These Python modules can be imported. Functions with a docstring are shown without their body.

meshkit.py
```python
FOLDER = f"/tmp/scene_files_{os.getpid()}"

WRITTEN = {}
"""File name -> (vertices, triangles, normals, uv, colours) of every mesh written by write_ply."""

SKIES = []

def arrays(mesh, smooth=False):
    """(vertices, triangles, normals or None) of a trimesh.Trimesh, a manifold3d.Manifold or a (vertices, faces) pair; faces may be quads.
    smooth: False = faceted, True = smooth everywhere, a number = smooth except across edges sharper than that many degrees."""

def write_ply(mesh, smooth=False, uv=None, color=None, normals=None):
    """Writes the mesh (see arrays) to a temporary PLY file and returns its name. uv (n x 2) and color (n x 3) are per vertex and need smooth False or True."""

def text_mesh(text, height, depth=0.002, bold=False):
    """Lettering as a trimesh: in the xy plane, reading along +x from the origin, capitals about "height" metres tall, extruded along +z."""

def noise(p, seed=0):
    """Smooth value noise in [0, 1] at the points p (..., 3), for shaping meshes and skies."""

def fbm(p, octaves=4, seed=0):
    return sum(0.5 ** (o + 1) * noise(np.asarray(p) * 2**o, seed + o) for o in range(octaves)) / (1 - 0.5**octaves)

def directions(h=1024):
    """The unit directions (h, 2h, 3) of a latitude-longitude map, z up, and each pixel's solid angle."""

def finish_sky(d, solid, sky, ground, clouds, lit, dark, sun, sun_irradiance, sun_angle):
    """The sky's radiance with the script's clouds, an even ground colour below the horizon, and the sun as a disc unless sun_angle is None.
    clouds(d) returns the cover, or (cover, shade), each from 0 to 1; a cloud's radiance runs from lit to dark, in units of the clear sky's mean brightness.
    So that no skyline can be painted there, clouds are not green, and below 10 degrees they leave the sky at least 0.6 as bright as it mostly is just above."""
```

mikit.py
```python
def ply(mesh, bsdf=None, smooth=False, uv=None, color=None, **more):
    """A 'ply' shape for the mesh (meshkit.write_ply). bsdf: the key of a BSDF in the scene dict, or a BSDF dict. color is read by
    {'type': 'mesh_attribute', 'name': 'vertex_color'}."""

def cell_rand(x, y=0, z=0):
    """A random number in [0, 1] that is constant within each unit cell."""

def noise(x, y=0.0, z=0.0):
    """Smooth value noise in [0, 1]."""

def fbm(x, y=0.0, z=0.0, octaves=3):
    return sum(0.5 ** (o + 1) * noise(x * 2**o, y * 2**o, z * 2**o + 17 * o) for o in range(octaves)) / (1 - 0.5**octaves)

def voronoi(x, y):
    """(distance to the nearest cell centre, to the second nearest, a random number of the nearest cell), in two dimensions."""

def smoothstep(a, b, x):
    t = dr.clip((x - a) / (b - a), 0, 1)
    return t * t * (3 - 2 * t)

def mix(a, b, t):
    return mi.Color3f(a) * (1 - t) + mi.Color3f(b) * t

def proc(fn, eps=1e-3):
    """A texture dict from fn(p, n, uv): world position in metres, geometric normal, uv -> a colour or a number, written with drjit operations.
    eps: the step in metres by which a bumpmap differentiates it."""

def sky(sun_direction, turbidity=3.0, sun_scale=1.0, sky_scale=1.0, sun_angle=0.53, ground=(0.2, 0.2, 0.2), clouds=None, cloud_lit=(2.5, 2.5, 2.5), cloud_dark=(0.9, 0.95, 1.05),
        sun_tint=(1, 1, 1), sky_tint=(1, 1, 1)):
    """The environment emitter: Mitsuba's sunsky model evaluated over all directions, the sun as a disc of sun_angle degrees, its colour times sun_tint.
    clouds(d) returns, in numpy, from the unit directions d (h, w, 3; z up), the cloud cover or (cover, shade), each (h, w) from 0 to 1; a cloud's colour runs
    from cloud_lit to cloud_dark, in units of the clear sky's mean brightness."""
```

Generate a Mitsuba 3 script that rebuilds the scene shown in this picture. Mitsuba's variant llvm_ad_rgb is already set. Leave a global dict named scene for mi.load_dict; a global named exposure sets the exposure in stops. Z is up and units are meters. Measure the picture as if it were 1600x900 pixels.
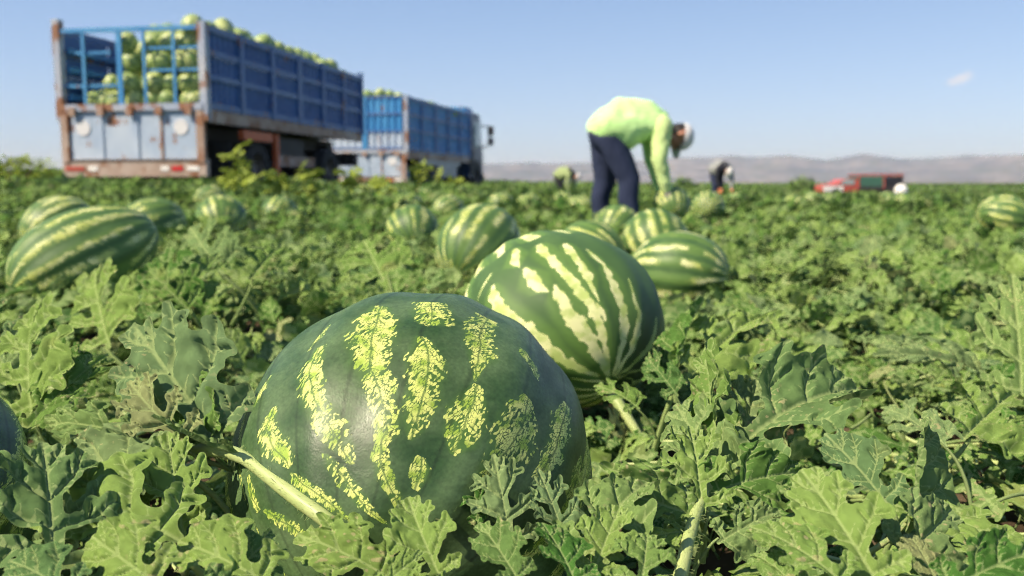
import math
import numpy as np, trimesh, manifold3d as m3, shapely
from shapely.geometry import Point, LineString, Polygon
from shapely.ops import unary_union
from scipy.spatial import Delaunay, cKDTree
import drjit as dr
import mitsuba as mi
import mikit, meshkit
from mikit import noise, fbm, smoothstep, mix, proc, cell_rand, voronoi

T = mi.ScalarTransform4f
scene, labels = {}, {}
# ---------------------------------------------------------------- camera, sky, exposure
CAM = np.array([0, 0, 0.45])
PITCH = math.atan(165 / 1400)
FWD = np.array([0, math.cos(PITCH), -math.sin(PITCH)])
UP = np.array([0, math.sin(PITCH), math.cos(PITCH)])
scene['camera'] = {'type': 'thinlens', 'to_world': T().look_at(origin=CAM.tolist(), target=(CAM + FWD).tolist(), up=[0, 0, 1]),
                   'fov': math.degrees(2 * math.atan(800 / 1400)), 'fov_axis': 'x', 'aperture_radius': 0.0024, 'focus_distance': 0.76,
                   'near_clip': 0.02, 'far_clip': 20000.0}


def wisp(d):
    c = np.array([0.4906, 1.0, 0.112]); c /= np.linalg.norm(c)
    r = np.array([c[1], -c[0], 0]); r /= np.linalg.norm(r)
    u = np.cross(r, c)
    a, b = d @ r, d @ u
    b = b - 0.25 * a
    q = (a / 0.0125) ** 2 + (b / 0.0052) ** 2 + 0.9 * (meshkit.fbm(d * 160, 3) - 0.5) * 2
    return np.where(d @ c > 0.9, np.clip(1.15 - q, 0, 1) * 0.7, 0)


scene['sky'] = mikit.sky([-0.68, -0.38, 0.80], turbidity=2.3, sun_tint=(0.97, 1.0, 1.06), sky_scale=0.78, sky_tint=(1.10, 1.0, 1.02), clouds=wisp, cloud_lit=(2.6, 2.45, 2.45))
exposure = 2.42


def at(px, py, d):
    return CAM + d * ((px - 800) / 1400 * np.array([1.0, 0, 0]) + FWD + (450 - py) / 1400 * UP)


# ---------------------------------------------------------------- helpers
def unit(v):
    v = np.asarray(v, float)
    return v / np.linalg.norm(v)


def numbered(name):
    k, i = name, 0
    while k in scene or k in labels or any(s.startswith(k + '__') for s in USED):
        i += 1
        k = f'{name}_{i:03d}'
    return k


USED = set()
COUNT = {}


def newkey(name):
    n = COUNT.get(name, 0)
    COUNT[name] = n + 1
    return name if n == 0 else f'{name}_{n:03d}'


def thing(name, label, cat, group=None):
    k = newkey(name)
    labels[k] = {'label': label, 'category': cat}
    if group:
        labels[k]['group'] = group
    return k


def part(parent, name, shape, to_world=None, label=None):
    k = newkey(parent + '__' + name)
    scene[k] = dict(shape) if to_world is None else {**shape, 'to_world': to_world}
    if label:
        labels[k] = {'label': label}
    return k


def struct(name, shape, kind='structure', label=None):
    scene[name] = shape
    labels[name] = {'kind': kind, 'label': label or name.replace('_', ' '), 'category': name.split('_')[-1]}


def box(cx, cy, cz, sx, sy, sz):
    b = trimesh.creation.box((sx, sy, sz))
    b.apply_translation((cx, cy, cz))
    return b


def cat(ms):
    return trimesh.util.concatenate(ms)


def tube(pts, radii, sides=8, caps=True):
    p = np.asarray(pts, float)
    n = len(p)
    r = np.broadcast_to(np.asarray(radii, float), (n,))
    t = np.gradient(p, axis=0)
    t /= np.linalg.norm(t, axis=1, keepdims=True) + 1e-12
    ref = np.array([0.123, 0.29, 0.95])
    a = np.cross(t, ref); a /= np.linalg.norm(a, axis=1, keepdims=True) + 1e-9
    b = np.cross(t, a)
    ang = np.arange(sides) * 2 * np.pi / sides
    v = p[:, None] + r[:, None, None] * (np.cos(ang)[None, :, None] * a[:, None] + np.sin(ang)[None, :, None] * b[:, None])
    v = v.reshape(-1, 3)
    f = []
    for i in range(n - 1):
        for j in range(sides):
            k = (j + 1) % sides
            f += [[i * sides + j, (i + 1) * sides + k, (i + 1) * sides + j], [i * sides + j, i * sides + k, (i + 1) * sides + k]]
    if caps:
        v = np.vstack([v, p[:1], p[-1:]])
        for j in range(sides):
            k = (j + 1) % sides
            f += [[n * sides, k, j], [n * sides + 1, (n - 1) * sides + j, (n - 1) * sides + k]]
    return trimesh.Trimesh(v, f, process=False)


def spline(pts, n=16):
    p = np.asarray(pts, float)
    from scipy.interpolate import CubicSpline
    s = np.linspace(0, 1, len(p))
    return CubicSpline(s, p)(np.linspace(0, 1, n))


def sstep(a, b, x):
    t = np.clip((x - a) / (b - a), 0, 1)
    return t * t * (3 - 2 * t)


def ground_z(x, y):
    x, y = np.asarray(x, float), np.asarray(y, float)
    left = 0.24 * sstep(3, 14, y) * sstep(1.5, -5, x) * (1 - 0.9 * sstep(60, 200, y))
    dip = -0.56 * sstep(14, 46, y) * sstep(1.5, 14, x) * (1 - sstep(60, 150, y))
    w = np.stack([x * 0.9, y * 0.9, x * 0], -1)
    left = left + 0.22 * sstep(-6.6, -8.6, x) * sstep(8.5, 13, y) * sstep(40, 20, y)
    return left + dip + 0.05 * (meshkit.noise(w, 3) - 0.5)


# ---------------------------------------------------------------- materials
def bs(name, d):
    scene[name] = d


def two(name, d):
    scene[name] = {'type': 'twosided', 'b': d}


def leaf_color(p, n, uv):
    k = dr.floor(uv.x * 0.5)
    h = cell_rand(k, 3, 1)
    h2 = cell_rand(k, 5, 2)
    base = mix((0.054, 0.142, 0.029), (0.190, 0.290, 0.074), h)
    base = mix(base, (0.150, 0.225, 0.115), smoothstep(0.45, 1.0, h2) * 0.7)     # bluish, waxy ones
    base = mix(base, (0.28, 0.28, 0.12), smoothstep(0.88, 1.0, h2) * 0.75)      # paler, drying ones
    base = mix(base, (0.24, 0.31, 0.04), smoothstep(58.5, 59.5, k))
    f = fbm(p.x * 70, p.y * 70, p.z * 70, 3)
    base = base * (0.72 + 0.56 * f)
    g = noise(p.x * 22 + k * 3.1, p.y * 22, p.z * 22)
    base = mix(base, (0.24, 0.26, 0.09), smoothstep(0.78, 0.96, g) * 0.5)
    spots = smoothstep(0.72, 0.80, noise(p.x * 270, p.y * 270, p.z * 270)) * smoothstep(0.52, 0.72, noise(p.x * 17 + 5, p.y * 17, p.z * 17))
    base = mix(base, (0.36, 0.34, 0.17), spots * 0.8)
    vein = 1 - smoothstep(0.03, 0.16, uv.y)
    return mix(base, (0.36, 0.45, 0.19), vein * 0.5)


bs('leaf_bsdf', {'type': 'principledthin', 'base_color': proc(leaf_color), 'roughness': 0.40, 'diff_trans': 0.42, 'eta': 1.42})
two('stalk_bsdf', {'type': 'principled', 'base_color': proc(lambda p, n, uv: mix((0.44, 0.50, 0.22), (0.27, 0.37, 0.11), fbm(p.x * 60, p.y * 60, p.z * 60))), 'roughness': 0.45, 'specular': 0.4})


def melon_stripe(p, uv, nst, wbase, gap_lo, gap_hi, fine, fleck):
    sid = dr.floor(uv.x * 0.5)
    u = uv.x - sid * 2
    v = uv.y
    a = u * nst + 0.5
    wob = (fbm(u * nst * 0.9 + sid * 5, v * 7, sid, 2) - 0.5) * 0.34
    a = a + wob
    k = dr.floor(a)
    jit = (cell_rand(k, sid, 4) - 0.5) * 0.26
    loc = a - k - 0.5 - jit
    pole = dr.minimum(v, 1 - v)
    wn = fbm(v * 11 + sid * 3.3, k * 7.7, sid, 2)
    wid = wbase * (0.35 + 1.25 * wn) * (0.7 + 0.6 * cell_rand(k, sid, 9))
    s = dr.abs(loc) / wid
    fr = fbm(p.x * fine, p.y * fine, p.z * fine, 3) - 0.5
    edge = 1 - smoothstep(0.62, 1.12, s + fr * 1.5)
    gap = smoothstep(gap_lo, gap_hi, noise(v * 8.5 + k * 13.7, k * 3.1, sid) + 0.10 * fr + 0.5 * smoothstep(0.16, 0.04, pole))
    fl = smoothstep(fleck[0], fleck[1], fbm(u * nst * 9 + 2.5 * noise(v * 40, u * 60), v * 150 + u * nst * 9, sid, 2) + 0.22 * (0.6 - dr.minimum(s, 1.5)))
    mid = smoothstep(0.015, 0.055, dr.abs(loc + (noise(v * 60, k, sid) - 0.5) * 0.06))
    return dr.clip(edge * gap, 0, 1), fl, mid, loc, v, k, sid


# light stripes as (place along the melon, place round it, half width in metres)
HERO_STRIPES = [[(0.2501, 0.5703, 0.0015), (0.2622, 0.5735, 0.006), (0.2876, 0.5885, 0.0116), (0.3269, 0.5977, 0.0088), (0.3582, 0.5894, 0.0021)], [(0.1648, 0.4767, 0.0019), (0.176, 0.4998, 0.0038), (0.1997, 0.5252, 0.0062), (0.2217, 0.5523, 0.0063), (0.2432, 0.5688, 0.0015)], [(0.1556, 0.5713, 0.0044), (0.1868, 0.5996, 0.006), (0.2129, 0.619, 0.0015)], [(0.2454, 0.4961, 0.0019), (0.2657, 0.508, 0.0081), (0.2998, 0.5237, 0.0102), (0.3393, 0.5412, 0.0114), (0.3965, 0.5557, 0.0103), (0.4473, 0.5537, 0.0047)], [(0.1779, 0.4373, 0.0024), (0.1892, 0.4672, 0.0057), (0.2146, 0.4921, 0.0071), (0.2413, 0.5138, 0.0057), (0.2601, 0.5251, 0.0019)], [(0.2012, 0.4283, 0.0028), (0.2293, 0.4503, 0.0061), (0.2564, 0.4665, 0.0052), (0.2803, 0.4699, 0.0047), (0.2977, 0.4685, 0.0081), (0.3301, 0.4773, 0.0096), (0.3649, 0.489, 0.0122), (0.3941, 0.5009, 0.0124), (0.4409, 0.5067, 0.0153), (0.4926, 0.5121, 0.0153), (0.5503, 0.5181, 0.0055)], [(0.4892, 0.47, 0.0021), (0.5023, 0.467, 0.0117), (0.5344, 0.4697, 0.0147), (0.5779, 0.4777, 0.011)], [(0.2945, 0.4458, 0.0019), (0.3165, 0.4461, 0.0071), (0.3525, 0.4482, 0.0111), (0.3914, 0.4509, 0.0122), (0.4276, 0.4562, 0.013), (0.4623, 0.4681, 0.0036)], [(0.235, 0.4214, 0.0023), (0.2552, 0.4237, 0.0061), (0.2686, 0.4266, 0.0061), (0.2796, 0.43, 0.0024)], [(0.4187, 0.4145, 0.0012), (0.4483, 0.4184, 0.0045), (0.4772, 0.4204, 0.0115), (0.5276, 0.4265, 0.0119), (0.5958, 0.4241, 0.0083)], [(0.3006, 0.4047, 0.0024), (0.3276, 0.4061, 0.011), (0.3601, 0.4082, 0.0125), (0.3909, 0.409, 0.0093), (0.416, 0.4118, 0.0025)], [(0.5026, 0.3669, 0.0026), (0.5255, 0.3778, 0.009), (0.5432, 0.3879, 0.0027)], [(0.2746, 0.3632, 0.0033), (0.3015, 0.3661, 0.0072), (0.3404, 0.3638, 0.0121), (0.3815, 0.3617, 0.0168), (0.4191, 0.3638, 0.0141), (0.4518, 0.3688, 0.0041)], [(0.3558, 0.3278, 0.002), (0.3856, 0.3241, 0.0051), (0.4239, 0.3234, 0.0093), (0.471, 0.3264, 0.0121), (0.5242, 0.3262, 0.0044)], [(0.4004, 0.2838, 0.0047), (0.4446, 0.2846, 0.0075), (0.4826, 0.2861, 0.0027)], [(0.4522, 0.5684, 0.0016), (0.4768, 0.5631, 0.0038), (0.5117, 0.5595, 0.0016)], [(0.3868, 0.6207, 0.0016), (0.4075, 0.6134, 0.0049), (0.4353, 0.6051, 0.0016)], [(0.2179, 0.6303, 0.0026), (0.2458, 0.6352, 0.0057), (0.2777, 0.6323, 0.0021)]]
CREAM_STRIPES = [[(0.5593, 0.727, 0.002), (0.5624, 0.7116, 0.0072), (0.578, 0.6874, 0.0092), (0.6026, 0.6679, 0.0026)], [(0.0922, 0.6463, 0.0057), (0.1726, 0.6724, 0.0125), (0.24, 0.6788, 0.0171), (0.2989, 0.6737, 0.0229), (0.3514, 0.6758, 0.0199), (0.4038, 0.6807, 0.0207), (0.4638, 0.6887, 0.021), (0.5098, 0.6873, 0.0193), (0.5489, 0.6757, 0.0065)], [(0.5395, 0.6221, 0.0026), (0.5832, 0.6214, 0.0189), (0.64, 0.6108, 0.0066)], [(0.4116, 0.6081, 0.0025), (0.4306, 0.6142, 0.0156), (0.4729, 0.6153, 0.0233), (0.5268, 0.6163, 0.0045)], [(0.0762, 0.6024, 0.0032), (0.1323, 0.5955, 0.0106), (0.1942, 0.595, 0.018), (0.2587, 0.5959, 0.024), (0.3242, 0.6001, 0.0216), (0.3866, 0.5987, 0.0171), (0.4259, 0.5934, 0.0038)], [(0.0681, 0.5936, 0.0019), (0.1233, 0.5745, 0.0056), (0.1923, 0.5646, 0.0099), (0.2567, 0.5602, 0.0139), (0.3185, 0.5601, 0.014), (0.375, 0.5641, 0.0156), (0.436, 0.5672, 0.0157), (0.4775, 0.5722, 0.0108), (0.5173, 0.573, 0.016), (0.5675, 0.5753, 0.0156), (0.6115, 0.5716, 0.0086)], [(0.326, 0.5429, 0.0016), (0.3595, 0.5436, 0.0044), (0.4187, 0.5419, 0.0145), (0.4738, 0.5404, 0.0121), (0.5352, 0.5383, 0.0136), (0.5691, 0.5354, 0.0079)], [(0.2632, 0.5461, 0.0025), (0.2946, 0.5448, 0.0068), (0.3255, 0.5487, 0.0025)], [(0.0668, 0.5708, 0.0025), (0.1125, 0.5371, 0.0082), (0.177, 0.5131, 0.0132), (0.239, 0.503, 0.0138), (0.3013, 0.5002, 0.0145), (0.3737, 0.5031, 0.0146), (0.4354, 0.5024, 0.0096), (0.4552, 0.5005, 0.0045), (0.4864, 0.5059, 0.0084), (0.5318, 0.508, 0.0033)], [(0.0588, 0.5633, 0.0019), (0.0876, 0.5252, 0.0057), (0.1478, 0.4807, 0.0089), (0.2128, 0.4687, 0.0108), (0.2701, 0.4623, 0.0109), (0.3202, 0.4711, 0.0058), (0.3952, 0.4695, 0.0019)], [(0.0534, 0.5469, 0.0026), (0.0803, 0.4678, 0.007), (0.1331, 0.4193, 0.0103), (0.1827, 0.3966, 0.0111), (0.2301, 0.3998, 0.0091), (0.2839, 0.4016, 0.0026)], [(0.0408, 0.505, 0.0029), (0.1015, 0.3521, 0.0078), (0.1793, 0.321, 0.008), (0.2295, 0.3523, 0.0027)], [(0.0274, 0.5401, 0.0026), (0.0712, 0.2585, 0.0066), (0.1386, 0.2433, 0.0034)], [(0.0574, 0.6521, 0.0025), (0.109, 0.7007, 0.0057), (0.1545, 0.7178, 0.0025)]]


def painted(u, v, stripes, R):
    """How far from the nearest listed stripe, in its half widths, and the signed distance from its middle in metres."""
    best, mid = mi.Float(9), mi.Float(9)
    rho = 2 * math.pi * R * dr.sin(math.pi * v)
    for st in stripes:
        for (v0, u0, w0), (v1, u1, w1) in zip(st[:-1], st[1:]):
            t = dr.clip((v - v0) / (v1 - v0), 0, 1)
            d = (u - (u0 + (u1 - u0) * t)) * rho
            q = dr.select((v >= v0) & (v < v1), dr.abs(d) / (w0 + (w1 - w0) * t), 9)
            mid = dr.select(q < best, d, mid)
            best = dr.minimum(best, q)
    return best, mid


def melon_hero_color(p, n, uv):
    sid = dr.floor(uv.x * 0.5)
    u, v = uv.x - sid * 2, uv.y
    warp = fbm(p.x * 130, p.y * 130, p.z * 130, 2) - 0.5
    s, mid = painted(u, v, HERO_STRIPES, 0.171)
    s = s * 0.86 + 0.7 * (fbm(p.x * 80, p.y * 80, p.z * 80, 3) - 0.5)
    back = smoothstep(0.02, 0.0, dr.minimum(u - 0.27, 0.66 - u))              # beyond the stripes in the lists: like ones at random
    a = u * 21
    k = dr.floor(a)
    lb = a - k - 0.5 - 0.2 * (cell_rand(k, 4, 4) - 0.5) + 0.25 * (noise(v * 6, k) - 0.5)
    sb = dr.abs(lb) / (0.10 + 0.28 * noise(v * 9, k * 3.7, 2))
    s = dr.select((back > 0.5) | (sid > 1.5), sb, s)
    mid = dr.select((back > 0.5) | (sid > 1.5), lb * 0.05, mid)
    # the light is made of separate flecks with dark seams
    rho = 2 * math.pi * 0.171 * dr.sin(math.pi * v)
    x = (u - 0.47) * rho + 0.0022 * (noise(p.x * 300, p.y * 300, p.z * 300) - 0.5)
    y = v * 0.56 + 0.0030 * warp + 0.35 * dr.abs(mid)
    f1, f2, rnd = voronoi((x + 0.35 * y) / 0.0021, y / 0.0046)
    seam = smoothstep(0.09, 0.26, f2 - f1 + 0.34 * (noise(p.x * 170, p.y * 170, p.z * 170) - 0.38))
    prob = 1.0 - 0.58 * s * dr.abs(s) + 1.1 * (fbm(p.x * 75, p.y * 75, p.z * 75, 2) - 0.5)
    on = smoothstep(0.0, 0.12, prob - rnd) * seam
    vein = smoothstep(0.0004, 0.0014, dr.abs(mid + 0.0016 * (noise(v * 70, k) - 0.5)))
    bl = fbm(p.x * 30, p.y * 30, p.z * 30, 4)
    spk = fbm(p.x * 420, p.y * 420, p.z * 420, 2)
    dark = mix((0.026, 0.066, 0.018), (0.078, 0.136, 0.052), smoothstep(0.25, 0.75, bl))       # waxy bloom
    dark = dark * (0.70 + 0.6 * spk)
    dark = mix(dark, (0.070, 0.150, 0.028), 0.8 * smoothstep(1.6, 0.5, s))
    ribs = dr.abs(dr.sin(math.pi * (u * 21 + 0.4 * noise(v * 5, 1))))
    dark = dark * (1 - 0.34 * smoothstep(0.22, 0.0, ribs)) * (0.86 + 0.3 * noise(u * 42, v * 2.5))
    light = mix((0.27, 0.40, 0.05), (0.60, 0.66, 0.18), smoothstep(0.28, 0.62, fbm(p.x * 110, p.y * 110, p.z * 110, 2)))
    return mix(dark, light, on * (0.25 + 0.75 * vein))


def melon_cream_color(p, n, uv):
    sid = dr.floor(uv.x * 0.5)
    u, v = uv.x - sid * 2, uv.y
    fr = fbm(p.x * 95, p.y * 95, p.z * 95, 3) - 0.5
    s, mid = painted(u, v, CREAM_STRIPES, 0.172)
    back = (dr.minimum(u - 0.24, 0.73 - u) < 0) | (v > 0.66)
    a = u * 15
    k = dr.floor(a)
    lb = a - k - 0.5 + 0.3 * (fbm(v * 8, k * 3, 0, 2) - 0.5)
    s = dr.select(back, dr.abs(lb) / (0.12 + 0.3 * noise(v * 9, k * 3.7, 2)), s)
    m = 1 - smoothstep(0.70, 0.82, s * 1.34 + fr * 1.35)
    bl = fbm(p.x * 16, p.y * 16, p.z * 16, 3)
    dark = mix((0.040, 0.095, 0.026), (0.070, 0.140, 0.044), bl)
    dark = mix(dark, (0.110, 0.215, 0.040), smoothstep(1.9, 0.9, s) * 0.6)
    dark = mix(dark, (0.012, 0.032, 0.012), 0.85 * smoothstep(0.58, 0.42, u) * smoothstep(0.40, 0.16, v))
    light = mix((0.38, 0.48, 0.14), (0.66, 0.68, 0.34), smoothstep(0.3, 0.65, fbm(p.x * 60, p.y * 60, p.z * 60, 3)))
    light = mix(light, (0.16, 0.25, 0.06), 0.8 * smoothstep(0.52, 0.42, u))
    return mix(dark, light, m)


def melon_color(p, n, uv):
    sid = dr.floor(uv.x * 0.5)
    m, fl, mid, loc, v, k, sid = melon_stripe(p, uv, 16, 0.27, 0.34, 0.42, 95, (0.40, 0.50))
    bl = fbm(p.x * 16, p.y * 16, p.z * 16, 3)
    pale = cell_rand(sid, 7, 7)
    dark = mix((0.028, 0.082, 0.022), (0.082, 0.158, 0.050), smoothstep(0.2, 0.8, bl) * 0.7 + 0.3 * pale)
    dark = dark * (1 - 0.22 * (1 - smoothstep(0.0, 0.08, dr.abs(dr.abs(loc) - 0.43))))
    halo = 1 - smoothstep(0.15, 0.5, dr.abs(loc))
    dark = mix(dark, (0.11, 0.20, 0.045), halo * 0.8)
    light = mix((0.42, 0.48, 0.12), (0.66, 0.68, 0.34), smoothstep(0.3, 0.7, fbm(p.x * 34, p.y * 34, p.z * 34, 2)) * (0.4 + 0.6 * cell_rand(sid, 2, 3)))
    return mix(dark, light, m * fl)


def load_color(p, n, uv):
    m, fl, mid, loc, v, k, sid = melon_stripe(p, uv, 11, 0.36, 0.10, 0.2, 40, (0.1, 0.25))
    dark = mix((0.05, 0.13, 0.03), (0.12, 0.23, 0.06), cell_rand(sid, 1, 1))
    return mix(dark, mix((0.36, 0.46, 0.16), (0.50, 0.55, 0.22), cell_rand(sid, 2, 2)), m * fl)


def hero_bump(p, n, uv):
    return 0.00022 * fbm(p.x * 900, p.y * 900, p.z * 900, 2) + 0.0006 * fbm(p.x * 60, p.y * 60, p.z * 60, 2)


def hero_rough(p, n, uv):
    return 0.33 + 0.26 * fbm(p.x * 45, p.y * 45, p.z * 45, 3)


bs('hero_rind', {'type': 'bumpmap', 'arbitrary': proc(hero_bump, eps=4e-4), 'scale': 1.0,
                 'bsdf': {'type': 'principled', 'base_color': proc(melon_hero_color), 'roughness': proc(hero_rough), 'specular': 0.42}})
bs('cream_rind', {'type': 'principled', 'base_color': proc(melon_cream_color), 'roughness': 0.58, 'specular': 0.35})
bs('rind', {'type': 'principled', 'base_color': proc(melon_color), 'roughness': 0.5, 'specular': 0.35})
bs('load_rind', {'type': 'principled', 'base_color': proc(load_color), 'roughness': 0.42, 'specular': 0.45})


def soil_color(p, n, uv):
    f = fbm(p.x * 9, p.y * 9, 0, 4)
    near = mix((0.060, 0.044, 0.028), (0.13, 0.098, 0.064), f)
    r = dr.sqrt(p.x * p.x + p.y * p.y)
    g = fbm(p.x * 0.05, p.y * 0.012, 0, 4)
    far = mix((0.055, 0.10, 0.028), (0.105, 0.135, 0.045), g)
    far = mix(far, (0.20, 0.175, 0.10), smoothstep(420, 900, r + 260 * (noise(p.x * 0.004, p.y * 0.004) - 0.5)))
    return mix(near, far, smoothstep(60, 110, r))


bs('soil', {'type': 'bumpmap', 'arbitrary': proc(lambda p, n, uv: 0.02 * fbm(p.x * 14, p.y * 14, 0, 4), eps=3e-3), 'scale': 1.0,
            'bsdf': {'type': 'diffuse', 'reflectance': proc(soil_color)}})


def hill_color(p, n, uv):
    f = fbm(p.x * 0.012, p.y * 0.012, p.z * 0.03, 4)
    c = mix((0.12, 0.112, 0.102), (0.24, 0.215, 0.185), smoothstep(0.3, 0.7, f))
    return mix(c, (0.10, 0.11, 0.07), smoothstep(0.52, 0.68, fbm(p.x * 0.02 + 9, p.y * 0.02, 0, 3)) * 0.7)


two('hill_bsdf', {'type': 'diffuse', 'reflectance': proc(hill_color)})


def rusty(base, base2, amt, streak=1.0):
    def fn(p, n, uv):
        f = fbm(p.x * 7 + 3, p.y * 7, p.z * 3.5, 4)
        g = fbm(p.x * 2.2, p.y * 2.2, p.z * 1.4 + 5, 3)
        c = mix(base, base2, smoothstep(0.3, 0.7, g))
        r = smoothstep(amt, amt + 0.12, f)
        return mix(c, mix((0.16, 0.055, 0.022), (0.30, 0.16, 0.09), fbm(p.x * 25, p.y * 25, p.z * 25, 2)), r)
    return fn


two('blue_dark', {'type': 'principled', 'base_color': proc(rusty((0.013, 0.080, 0.26), (0.022, 0.105, 0.31), 0.70)), 'roughness': 0.45})
two('blue_frame', {'type': 'principled', 'base_color': proc(rusty((0.05, 0.125, 0.31), (0.10, 0.17, 0.33), 0.64)), 'roughness': 0.5})
two('blue_light', {'type': 'principled', 'base_color': proc(rusty((0.035, 0.20, 0.46), (0.07, 0.27, 0.52), 0.72)), 'roughness': 0.42})
two('white_steel', {'type': 'principled', 'base_color': proc(rusty((0.32, 0.41, 0.54), (0.44, 0.52, 0.62), 0.63)), 'roughness': 0.45})
two('rust_steel', {'type': 'principled', 'base_color': proc(rusty((0.30, 0.21, 0.16), (0.42, 0.34, 0.29), 0.50)), 'roughness': 0.7})
two('post_steel', {'type': 'principled', 'base_color': proc(rusty((0.30, 0.36, 0.47), (0.40, 0.43, 0.48), 0.52)), 'roughness': 0.55})
two('orange_paint', {'type': 'principled', 'base_color': {'type': 'rgb', 'value': [0.50, 0.10, 0.025]}, 'roughness': 0.5})
two('chassis', {'type': 'principled', 'base_color': {'type': 'rgb', 'value': [0.03, 0.026, 0.024]}, 'roughness': 0.7})
two('rubber', {'type': 'principled', 'base_color': {'type': 'rgb', 'value': [0.022, 0.021, 0.020]}, 'roughness': 0.85})
two('hub_steel', {'type': 'principled', 'base_color': {'type': 'rgb', 'value': [0.14, 0.12, 0.10]}, 'roughness': 0.6})
two('grey_steel', {'type': 'principled', 'base_color': {'type': 'rgb', 'value': [0.30, 0.31, 0.32]}, 'roughness': 0.45})
two('white_paint', {'type': 'principled', 'base_color': {'type': 'rgb', 'value': [0.78, 0.78, 0.76]}, 'roughness': 0.5})
two('cab_paint', {'type': 'principled', 'base_color': {'type': 'rgb', 'value': [0.012, 0.04, 0.10]}, 'roughness': 0.35})
two('patch_paint', {'type': 'principled', 'base_color': {'type': 'rgb', 'value': [0.62, 0.63, 0.64]}, 'roughness': 0.6})
two('red_paint', {'type': 'principled', 'base_color': {'type': 'rgb', 'value': [0.40, 0.085, 0.06]}, 'roughness': 0.35})
two('red_lens', {'type': 'principled', 'base_color': {'type': 'rgb', 'value': [0.5, 0.02, 0.02]}, 'roughness': 0.2})
two('cab_glass', {'type': 'principled', 'base_color': {'type': 'rgb', 'value': [0.30, 0.40, 0.42]}, 'roughness': 0.08, 'specular': 0.6})
two('green_tarp', {'type': 'principled', 'base_color': {'type': 'rgb', 'value': [0.045, 0.13, 0.09]}, 'roughness': 0.7})
two('skin', {'type': 'principled', 'base_color': {'type': 'rgb', 'value': [0.42, 0.20, 0.13]}, 'roughness': 0.5})
two('neon_cloth', {'type': 'principled', 'base_color': proc(lambda p, n, uv: mix((0.44, 0.80, 0.25), (0.60, 0.86, 0.40), fbm(p.x * 9, p.y * 9, p.z * 9, 2))), 'roughness': 0.9, 'specular': 0.2})
two('yellow_sleeve', {'type': 'principled', 'base_color': {'type': 'rgb', 'value': [0.56, 0.74, 0.31]}, 'roughness': 0.9, 'specular': 0.2})
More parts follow.
